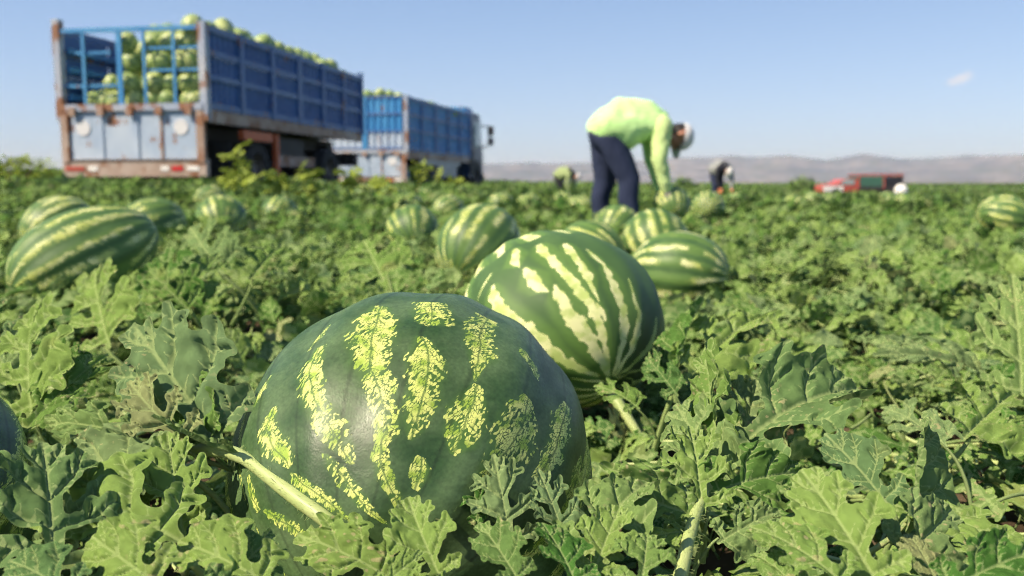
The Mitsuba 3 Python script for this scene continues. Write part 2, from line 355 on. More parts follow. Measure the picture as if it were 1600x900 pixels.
two('navy_cloth', {'type': 'principled', 'base_color': {'type': 'rgb', 'value': [0.026, 0.036, 0.075]}, 'roughness': 0.9, 'specular': 0.2})
two('grey_cloth', {'type': 'principled', 'base_color': {'type': 'rgb', 'value': [0.26, 0.28, 0.27]}, 'roughness': 0.9, 'specular': 0.2})
two('olive_cloth', {'type': 'principled', 'base_color': {'type': 'rgb', 'value': [0.30, 0.38, 0.17]}, 'roughness': 0.9, 'specular': 0.2})
two('dark_cloth', {'type': 'principled', 'base_color': {'type': 'rgb', 'value': [0.02, 0.022, 0.03]}, 'roughness': 0.9, 'specular': 0.2})
two('cap_cloth', {'type': 'principled', 'base_color': {'type': 'rgb', 'value': [0.66, 0.66, 0.65]}, 'roughness': 0.9, 'specular': 0.2})
two('hair', {'type': 'principled', 'base_color': {'type': 'rgb', 'value': [0.02, 0.016, 0.013]}, 'roughness': 0.6})
two('orange_glove', {'type': 'principled', 'base_color': {'type': 'rgb', 'value': [0.65, 0.24, 0.09]}, 'roughness': 0.8})
two('grey_glove', {'type': 'principled', 'base_color': {'type': 'rgb', 'value': [0.24, 0.22, 0.20]}, 'roughness': 0.85})
two('bark', {'type': 'diffuse', 'reflectance': {'type': 'rgb', 'value': [0.12, 0.09, 0.06]}})

# ---------------------------------------------------------------- setting
rad = np.concatenate([[0.0], np.geomspace(0.25, 9000, 260)])
azi = np.concatenate([np.linspace(50, 130, 240, endpoint=False), np.linspace(130, 410, 120, endpoint=False)]) * np.pi / 180
R, A = np.meshgrid(rad, azi, indexing='ij')
gx, gy = R * np.cos(A), R * np.sin(A)
gz = ground_z(gx, gy) * np.where(R < 500, 1, 0.3)
na = len(azi)
ii, jj = np.meshgrid(np.arange(len(rad) - 1), np.arange(na), indexing='ij')
quads = np.stack([ii * na + jj, (ii + 1) * na + jj, (ii + 1) * na + (jj + 1) % na, ii * na + (jj + 1) % na], -1).reshape(-1, 4)
struct('ground', mikit.ply((np.stack([gx, gy, gz], -1).reshape(-1, 3), quads), 'soil', smooth=True), label='brown soil of the melon field running out to the green plain')

th = np.linspace(math.radians(-17), math.radians(42), 620)   # azimuth from straight ahead, to the right
dd = np.linspace(2500, 4600, 90)
TH, DD = np.meshgrid(th, dd, indexing='ij')
hx, hy = DD * np.sin(TH), DD * np.cos(TH)
pxs = 800 + 1400 * np.tan(TH)
prof = np.interp(pxs, [330, 560, 755, 850, 930, 1010, 1080, 1140, 1180, 1230, 1285, 1340, 1400, 1450, 1520, 1600, 1800],
                 [0, 12, 27, 30, 31, 33, 35, 39, 37, 39, 31, 38, 34, 37, 39, 43, 45]) / 1400
hw = np.stack([hx * 0.0016, hy * 0.0016, hx * 0], -1)
rg = 1 - np.abs(2 * meshkit.fbm(hw, 5, 11) - 1)
ramp = sstep(2500, 3650, DD) - 0.55 * sstep(3700, 4600, DD)
hz = prof * 3500 * ramp * (0.45 + 0.62 * rg) * 1.02 + 18 * (meshkit.fbm(hw * 4, 4, 2) - 0.5) * ramp - 1.0
a_, b_ = hx.shape
ii, jj = np.meshgrid(np.arange(a_ - 1), np.arange(b_ - 1), indexing='ij')
quads = np.stack([ii * b_ + jj, (ii + 1) * b_ + jj, (ii + 1) * b_ + jj + 1, ii * b_ + jj + 1], -1).reshape(-1, 4)
struct('hills', mikit.ply((np.stack([hx, hy, hz], -1).reshape(-1, 3), quads), 'hill_bsdf', smooth=True), label='low dry hazy hills along the horizon')

scene['haze_air'] = {'type': 'homogeneous', 'albedo': {'type': 'rgb', 'value': [0.72, 0.76, 0.86]}, 'sigma_t': {'type': 'rgb', 'value': [0.00013, 0.00017, 0.00023]}}
scene['haze'] = {'type': 'cube', 'to_world': T().translate([0, 0, 74]).scale([9500, 9500, 76]), 'bsdf': {'type': 'null'}, 'interior': {'type': 'ref', 'id': 'haze_air'}}
labels['haze'] = {'kind': 'stuff', 'label': 'thin summer haze over the plain', 'category': 'haze'}
scene['camera']['medium'] = {'type': 'ref', 'id': 'haze_air'}


# ---------------------------------------------------------------- leaves
def path_poly(pts, radii, q=6):
    out = []
    for (a, ra), (b, rb) in zip(list(zip(pts, radii))[:-1], list(zip(pts, radii))[1:]):
        out.append(unary_union([Point(*a).buffer(ra, q), Point(*b).buffer(rb, q)]).convex_hull)
    return unary_union(out)


def rot2(v, a):
    c, s = math.cos(a), math.sin(a)
    return np.array([c * v[0] - s * v[1], s * v[0] + c * v[1]])


def leaf_flat(seed, h, fill, wide=1.0, sub=True):
    """A lobed melon leaf, stalk end at (0,0), tip at (0,1): (vertices, triangles, vein distance)."""
    rng = np.random.default_rng(seed)
    polys, veins = [], []
    mr = [0.030 + 0.04 * fill, 0.060 + 0.7 * fill, 0.058 + 0.5 * fill, 0.032]
    polys.append(path_poly([(0, 0.03), (0, 0.35), (0, 0.78), (0, 0.96)], mr))
    veins.append((np.array([[0, 0], [0, 0.5], [0, 0.97]]), 0.016))
    for s in (-1, 1):
        for t, ang, L, w in ((0.10, 84, 0.33, 0.072), (0.30, 62, 0.44, 0.085), (0.52, 48, 0.37, 0.072), (0.74, 40, 0.21, 0.052)):
            t += rng.uniform(-0.03, 0.03); ang = math.radians(ang + rng.uniform(-9, 9)); L *= wide * rng.uniform(0.82, 1.15); w *= rng.uniform(0.85, 1.2)
            p0 = np.array([0, t]); d = np.array([s * math.sin(ang), math.cos(ang)])
            p1 = p0 + d * L * 0.55
            d2 = rot2(d, s * rng.uniform(0.05, 0.4))
            p2 = p1 + d2 * L * 0.45
            polys.append(path_poly([p0, p1, p2], [w * 0.50, w * 0.80, w * 0.58]))
            veins.append((np.array([p0, p1, p2 + d2 * w * 0.3]), 0.0085))
            if sub:
                for q, sg in (((0.50, 1), (0.68, -1)) if h < 0.025 else ((0.50, 1), (0.66, -1), (0.9, 1))):
                    if L * wide < 0.2 and q > 0.6:
                        continue
                    pb = p0 + (p1 - p0) * min(1, q / 0.55) if q <= 0.55 else p1 + (p2 - p1) * (q - 0.55) / 0.45
                    ds = rot2(d, sg * s * math.radians(rng.uniform(38, 62)))
                    ls = L * rng.uniform(0.2, 0.36)
                    polys.append(path_poly([pb, pb + ds * ls], [w * 0.6, w * 0.55]))
                    veins.append((np.array([pb, pb + ds * ls]), 0.006))
    if h < 0.05:
        for line, w in list(veins):
            if w < 0.008:
                continue
            ls = LineString(line)
            for t in (0.2, 0.38, 0.56, 0.74):
                a = np.array(ls.interpolate(t, normalized=True).coords[0]); d = unit(line[-1] - line[0])
                for sg in (-1, 1):
                    e = rot2(d, sg * math.radians(rng.uniform(42, 60)))
                    veins.append((np.array([a, a + e * (0.10 if w > 0.01 else 0.06)]), 0.0032))
    g = unary_union(polys)
    g = g.buffer(0.012 + fill, 5).buffer(-0.012 - fill, 5).buffer(-0.016, 5).buffer(0.016, 5)
    if g.geom_type != 'Polygon':
        g = max(g.geoms, key=lambda x: x.area)
    g = Polygon(g.exterior)
    n = max(24, int(g.exterior.length / h))
    bp = np.array([g.exterior.interpolate(i / n, normalized=True).coords[0] for i in range(n)])
    if h < 0.05:
        tt = np.roll(bp, -1, 0) - np.roll(bp, 1, 0)
        nn = np.stack([tt[:, 1], -tt[:, 0]], 1) / (np.linalg.norm(tt, axis=1, keepdims=True) + 1e-9)
        bp = bp + nn * (meshkit.noise(np.stack([bp[:, 0] * 26, bp[:, 1] * 26, bp[:, 0] * 0], -1), seed)[:, None] - 0.5) * 0.015
    bpoly = Polygon(bp).buffer(0)
    vp = []
    for line, w in veins:
        ls = LineString(line)
        m = max(2, int(ls.length / h))
        vp += [ls.interpolate(i / m, normalized=True).coords[0] for i in range(m + 1)]
    vp = np.array(vp)
    vp = vp[shapely.contains_xy(bpoly.buffer(-0.25 * h), vp[:, 0], vp[:, 1])]
    x0, y0, x1, y1 = g.bounds
    gx, gy = np.meshgrid(np.arange(x0, x1, h), np.arange(y0, y1, h * 0.866))
    gx = gx + (np.arange(gx.shape[0])[:, None] % 2) * h / 2
    gp = np.stack([gx.ravel(), gy.ravel()], 1) + rng.uniform(-0.12 * h, 0.12 * h, (gx.size, 2))
    gp = gp[shapely.contains_xy(bpoly.buffer(-0.55 * h), gp[:, 0], gp[:, 1])]
    keep = [np.zeros(2)]
    pts = bp
    for add in (vp, gp):
        if len(add):
            dmin = cKDTree(pts).query(add)[0]
            add = add[dmin > 0.42 * h]
            if add is not None and len(add):
                # thin out points of this set that fall on each other
                t = cKDTree(add); bad = set()
                for i, j in sorted(t.query_pairs(0.42 * h)):
                    if i not in bad:
                        bad.add(j)
                add = np.delete(add, list(bad), 0)
                pts = np.vstack([pts, add])
    tri = Delaunay(pts).simplices
    c = pts[tri].mean(1)
    tri = tri[shapely.contains_xy(bpoly, c[:, 0], c[:, 1])]
    e1, e2 = pts[tri[:, 1]] - pts[tri[:, 0]], pts[tri[:, 2]] - pts[tri[:, 0]]
    cr = e1[:, 0] * e2[:, 1] - e1[:, 1] * e2[:, 0]
    tri[cr < 0] = tri[cr < 0][:, ::-1]
    tri = tri[np.abs(cr) > 1e-9]
    vd = np.full(len(pts), 9.0)
    vg = vd.copy()
    for line, w in veins:
        d = shapely.distance(LineString(line), shapely.points(pts))
        vd = np.minimum(vd, d / w * 0.13)
        if w > 0.005:
            vg = np.minimum(vg, d / w * 0.13)
    if h < 0.025:
        vd[:len(bp)] = np.minimum(vd[:len(bp)], 0.07)          # pale rim
    return pts, tri, np.clip(vd, 0, 1), np.clip(vg, 0, 1)


def leaf_bend(flat, seed, fold=0.25, arch=0.6, curlx=0.8, rip=0.12, twist=0.2, bul=0.018, stalk=0.6, sides=6):
    """The flat leaf folded, arched and crinkled, with its stalk: (vertices, triangles, uv without the tint number)."""
    p, f, vd, vg = flat
    x, y = p[:, 0].copy(), p[:, 1].copy()
    q = np.stack([x, y, x * 0 + seed * 1.7], -1)
    z = fold * (np.sqrt(x * x + 0.0016) - 0.04)
    z += rip * (meshkit.fbm(q * [3.1, 3.1, 1], 3, seed) - 0.5) * 2 * np.clip(np.abs(x) * 4, 0.15, 1.2)
    z += rip * 0.55 * (meshkit.noise(q * [9, 9, 1], seed + 5) - 0.5) * np.clip(np.abs(x) * 5, 0, 1)
    vv = np.clip(vg / 0.45, 0, 1)
    z += bul * (vv ** 0.6) + bul * 0.6 * (meshkit.noise(q * [19, 19, 1], seed + 9) - 0.5) * vv + bul * 0.45 * (meshkit.noise(q * [33, 33, 1], seed + 2) - 0.5) * vv
    k = curlx
    if abs(k) > 1e-3:
        zz = z
        x, z = np.sin(k * x) / k - zz * np.sin(k * x), -(1 - np.cos(k * x)) / k + zz * np.cos(k * x)
    a = twist * y
    x, z = x * np.cos(a) - z * np.sin(a), x * np.sin(a) + z * np.cos(a)
    k = arch
    if abs(k) > 1e-3:
        yy, zz = np.sin(k * y) / k + zz_ * 0 if False else np.sin(k * y) / k, z
        y, z = yy + zz * np.sin(k * y), -(1 - np.cos(k * y)) / k + zz * np.cos(k * y)
    v = np.stack([x, y, z], 1)
    uv = np.stack([np.clip(p[:, 0] + 0.6, 0.05, 1.9), vd], 1)
    if stalk > 0:
        t = np.linspace(0, 1, 7)
        sp = np.stack([0.05 * np.sin(3 * t + seed), 0.06 - (0.06 + stalk * 0.75) * t, -stalk * 0.75 * t ** 1.7 - 0.004], 1)
        tb = tube(sp, np.linspace(0.017, 0.026, 7), sides, caps=False)
        f = np.vstack([f, tb.faces + len(v)])
        v = np.vstack([v, tb.vertices])
        uv = np.vstack([uv, np.tile([0.6, 0.0], (len(tb.vertices), 1))])
    return v, f, uv


def frame(base, tip_dir, normal):
    y = unit(tip_dir)
    z = np.asarray(normal, float) - np.dot(normal, y) * y
    z = unit(z)
    return np.stack([np.cross(y, z), y, z], 1), np.asarray(base, float)


NEAR_FLATS = [leaf_flat(100 + i, 0.030, f, w) for i, (f, w) in enumerate([(0.0, 1.0), (0.006, 1.0), (0.012, 1.0), (0.02, 0.95), (0.0, 1.1), (0.008, 0.95), (0.03, 0.9)])]
FINE_FLATS = [leaf_flat(200 + i, 0.0185, f, w) for i, (f, w) in enumerate([(0.003, 1.05), (0.010, 1.0), (0.018, 1.0), (0.026, 0.95), (0.042, 0.9), (0.006, 1.1)])]
MID_FLATS = [leaf_flat(300 + i, 0.085, f, 1.0) for i, f in enumerate([0.0, 0.012, 0.03])]
FAR_FLATS = [leaf_flat(400 + i, 0.17, f, 1.0, sub=False) for i, f in enumerate([0.0, 0.03])]

# ---------------------------------------------------------------- melons
MELONS = []   # (centre, axis, short radius, long radius)


def melon_mesh(P, rs, rl, nlat, nlon, sid, rib=0.004, seed=0, taper=0.0, squash=1.0):
    P = unit(P)
    up = np.array([0, 0, 1.0]) if abs(P[2]) < 0.95 else np.array([0, 1.0, 0])
    xl = unit(up - np.dot(up, P) * P)
    yl = np.cross(P, xl)
    lat = np.linspace(0, np.pi, nlat + 1); lon = np.linspace(-np.pi, np.pi, nlon + 1)
    LA, LO = np.meshgrid(lat, lon, indexing='ij')
    s = np.sin(LA)
    n0 = np.stack([s * np.cos(LO), s * np.sin(LO), np.cos(LA)], -1)
    q = n0 * 1.3 + seed * 3.1
    r = 1 + 0.03 * (meshkit.fbm(q, 2, seed) - 0.5) - rib / rs * (0.5 + 0.5 * np.cos(LO * 13)) * s ** 0.6
    r = r - 0.05 * np.exp(-(LA / 0.13) ** 2) - 0.04 * np.exp(-((np.pi - LA) / 0.12) ** 2)
    v = n0 * r[..., None] * np.array([rs, rs, rl]) * np.stack([1 + taper * np.cos(LA)] * 2 + [LA * 0 + 1], -1)
    w = v[..., :1] * xl + v[..., 1:2] * yl + v[..., 2:] * P
    w[..., 2] *= squash
    uv = np.stack([(LO + np.pi) / (2 * np.pi) + 2 * sid, LA / np.pi], -1)
    m = nlon + 1
    ii, jj = np.meshgrid(np.arange(nlat), np.arange(nlon), indexing='ij')
    qd = np.stack([ii * m + jj, (ii + 1) * m + jj, (ii + 1) * m + jj + 1, ii * m + jj + 1], -1).reshape(-1, 4)
    f = np.vstack([qd[:, [0, 1, 2]], qd[:, [0, 2, 3]]])
    return w.reshape(-1, 3), f, uv.reshape(-1, 2)


def melon_shape(P, rs, rl, nlat, nlon, sid, bsdf='rind', **k):
    w, f, uv = melon_mesh(P, rs, rl, nlat, nlon, sid, **k)
    # smooth normals from the mesh with the seam and poles welded
    tm = trimesh.Trimesh(w, f, process=False)
    key = np.round(w, 6)
    _, inv = np.unique(key, axis=0, return_inverse=True)
    inv = inv.ravel()
    fn = np.cross(w[f[:, 1]] - w[f[:, 0]], w[f[:, 2]] - w[f[:, 0]])
    acc = np.zeros((inv.max() + 1, 3))
    for c in range(3):
        np.add.at(acc, inv[f[:, c]], fn)
    nr = acc[inv]; nr /= np.linalg.norm(nr, axis=1, keepdims=True) + 1e-20
    path = meshkit.write_ply((w, f), False, uv, None, nr)
    return {'type': 'ply', 'filename': path, 'face_normals': False, 'bsdf': {'type': 'ref', 'id': bsdf}}


def melon(px, py, d, P, rs, rl, label, sid, bsdf='rind', res=(40, 80), group=None, drop=False, stub=None, **k):
    c = at(px, py, d)
    if drop:
        c[2] = ground_z(c[0], c[1]) + rs * drop
    key = newkey('watermelon')
    scene[key] = {**melon_shape(P, rs, rl, *res, sid, bsdf, **k), 'to_world': T().translate(c.tolist())}
    labels[key] = {'label': label, 'category': 'watermelon'}
    if group:
        labels[key]['group'] = group
    MELONS.append((c, unit(P), rs, rl))
    if stub:
        a = c + unit(P) * rl * 0.95
        pts = spline([a, a + unit(P) * 0.03, a + unit(P) * 0.05 + np.array(stub)], 10)
        tm = tube(pts, np.linspace(0.011, 0.0065, 10), 10)
        part(key, 'stalk', mikit.ply(tm, 'stalk_bsdf', smooth=True))
    return key


G = 'watermelons lying in the field'
melon(648, 738, 0.862, (-0.185, -0.91, -0.36), 0.171, 0.19, 'largest, nearest dark green watermelon with flecked yellow-green stripes, at the front centre', 1, 'hero_rind', (120, 240), rib=0.0034, seed=4)
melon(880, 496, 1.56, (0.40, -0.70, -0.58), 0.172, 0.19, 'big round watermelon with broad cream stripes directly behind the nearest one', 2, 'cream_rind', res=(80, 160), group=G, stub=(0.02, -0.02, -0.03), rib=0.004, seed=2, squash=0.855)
melon(133, 404, 2.70, (-0.72, -0.55, -0.42), 0.150, 0.225, 'long striped watermelon tipped up at the left edge, the nearer of the pair there', 3, res=(60, 120), group=G, stub=(0, -0.02, -0.01), seed=3, taper=0.08)
melon(1062, 426, 3.2, (0.90, -0.40, -0.05), 0.150, 0.178, 'watermelon with horizontal yellow stripes touching the right side of the big cream-striped one', 4, res=(50, 100), group=G, seed=5)
melon(1024, 381, 4.2, (0.1, -0.75, -0.6), 0.162, 0.17, 'round watermelon just behind the one with horizontal yellow stripes', 5, group=G, seed=6)
melon(922, 394, 4.06, (0.75, -0.6, -0.2), 0.145, 0.165, 'dark watermelon peeking over the top of the big cream-striped one', 6, group=G, seed=7)
melon(964, 356, 6.0, (-0.5, -0.8, -0.2), 0.158, 0.17, 'pale mottled watermelon at the feet of the bending man', 7, group=G, seed=8)
melon(748, 386, 3.75, (-0.45, -0.72, -0.55), 0.172, 0.205, 'watermelon with pale slanting stripes behind and left of the big cream-striped one', 8, res=(50, 100), group=G, seed=9)
melon(645, 362, 5.3, (0.2, -0.9, -0.4), 0.16, 0.17, 'bluish dark watermelon half hidden left of the slanting-striped one', 9, group=G, seed=10)
melon(92, 356, 4.8, (-0.5, -0.7, -0.3), 0.17, 0.2, 'watermelon at the left edge behind the long tipped one', 10, group=G, seed=11)
melon(237, 354, 5.4, (-0.8, -0.5, -0.3), 0.175, 0.205, 'watermelon below the rear trailer, left one of two side by side', 11, group=G, seed=12)
melon(346, 345, 6.2, (0.3, -0.9, -0.3), 0.178, 0.19, 'watermelon below the rear trailer, right one of two side by side', 12, group=G, seed=13)
melon(436, 336, 7.7, (-0.3, -0.9, -0.3), 0.165, 0.17, 'watermelon in the leaves below the trailer wheels', 13, group=G, seed=14)
melon(-202, 800, 0.80, (0.3, -0.8, -0.5), 0.135, 0.15, 'dark shaded watermelon cut by the bottom left edge', 14, 'hero_rind', (60, 120), seed=15)
melon(1568, 338, 6.1, (0.9, -0.3, -0.2), 0.15, 0.17, 'pale striped watermelon alone at the right edge', 15, group=G, seed=16)
melon(1050, 320, 7.35, (0.1, -0.8, -0.4), 0.15, 0.17, 'watermelon lifted in the hands of the bending man', 16, group=G, seed=17)
melon(1106, 325, 8.6, (-0.3, -0.9, 0.1), 0.165, 0.18, 'watermelon just right of the one in the bending man\'s hands', 17, group=G, seed=18)
ORD = ['first', 'second', 'third', 'fourth', 'fifth', 'sixth', 'seventh', 'eighth', 'ninth', 'tenth', 'eleventh', 'twelfth', 'thirteenth', 'fourteenth', 'fifteenth', 'sixteenth', 'seventeenth', 'eighteenth', 'nineteenth', 'twentieth']
SMALL = [(570, 11.5, 'first from the left'), (612, 12.5, 'second'), (700, 9.0, ''), (722, 14, ''), (782, 10, ''), (826, 11, ''), (746, 13, ''), (664, 13.5, ''), (846, 16, ''), (880, 14, ''),
         (500, 13, ''), (330, 9.5, ''), (1237, 11, ''), (1268, 13, ''), (1291, 13.5, ''), (1384, 14, ''), (1410, 13, ''), (640, 9.5, ''), (905, 10.5, ''), (1150, 13, ''), (800, 15, '')]
rs_ = np.random.default_rng(5)
for i, (px, d, _) in enumerate(SMALL):
    r = rs_.uniform(0.15, 0.175)
    x = (px - 800) / 1400 * d
    zc = ground_z(x, d) + 0.14
    P = unit([rs_.uniform(-1, 1), -0.8, rs_.uniform(-0.5, 0.3)])
    side = 'right' if px > 1000 else 'left'
    c = np.array([x, d, float(zc)])
    key = newkey('watermelon')
    scene[key] = {**melon_shape(P, r, r * 1.12, 20, 40, 20 + i, 'rind', seed=20 + i), 'to_world': T().translate(c.tolist())}
    n_ = sum(1 for q in SMALL if (q[0] > 1000) == (px > 1000) and q[0] < px)
    labels[key] = {'label': f'far watermelon sunk in leaves, {ORD[n_]} from the left among those {side} of the bending man', 'category': 'watermelon', 'group': f'far watermelons {side} of the bending man'}
    MELONS.append((c, P, r, r * 1.12))


def clear_of_melons(pt, m=0.0):
    ok = np.ones(len(pt), bool)
    for c, P, a, b in MELONS:
        d = pt - c
        t = d @ P
        q = (np.sum(d * d, 1) - t * t) / (a + m) ** 2 + t * t / (b + m) ** 2
        ok &= q > 1
    return ok


# ---------------------------------------------------------------- vines: hand set leaves near the camera
def leaf_part(parent, verts, faces, uv, tint, M, b, size):
    w = (verts * size) @ M.T + b
    u = uv.copy(); u[:, 0] += 2 * tint
    path_shape = mikit.ply((w, faces), 'leaf_bsdf', smooth=True, uv=u)
    part(parent, 'leaf', path_shape)


VINES = {
    'front': ('low leafy vine in front of the nearest watermelon, along the bottom centre', (0.0, 0.62)),
    'corner_l': ('broad leaved vine low in the bottom left corner of the field', (-0.33, 0.63)),
    'stalk': ('vine whose thick pale stalk crosses the lower left of the nearest watermelon', (-0.26, 0.78)),
    'shade': ('shaded bluish vine beside the dark watermelon at the bottom left edge', (-0.42, 0.72)),
    'pale_l': ('pale deeply lobed vine standing up at the left edge, below the long tipped watermelon', (-0.55, 1.05)),
    'hairy': ('upright vine with pale hairy stem right of the nearest watermelon', (0.22, 0.74)),
    'corner_r': ('vine with large broad leaves in the bottom right corner', (0.36, 0.66)),
    'right': ('vine at the right edge with a long upright pale leaf', (0.62, 1.2)),
    'lobed_r': ('dense vine with deeply cut leaves right of the big cream-striped watermelon', (0.4, 1.35)),
    'wilted': ('wilting vine with limp pale leaves touching the big cream-striped watermelon\'s stalk', (0.27, 1.15)),
    'behind': ('vine filling the gap left behind the nearest watermelon', (-0.25, 1.35)),
    'mid_l': ('dark leaved vine in front of the long tipped watermelon on the left', (-0.75, 1.65)),
    'mid_c': ('vine between the long tipped watermelon and the big cream-striped one', (-0.15, 1.8)),
    'far_r': ('dense sunlit vine at the right edge behind the large cut leaves', (0.85, 1.75)),
}
vkeys = {k: thing('watermelon_vine', lb, 'vine') for k, (lb, _) in VINES.items()}
rng = np.random.default_rng(11)
FINE_BENDS = {}
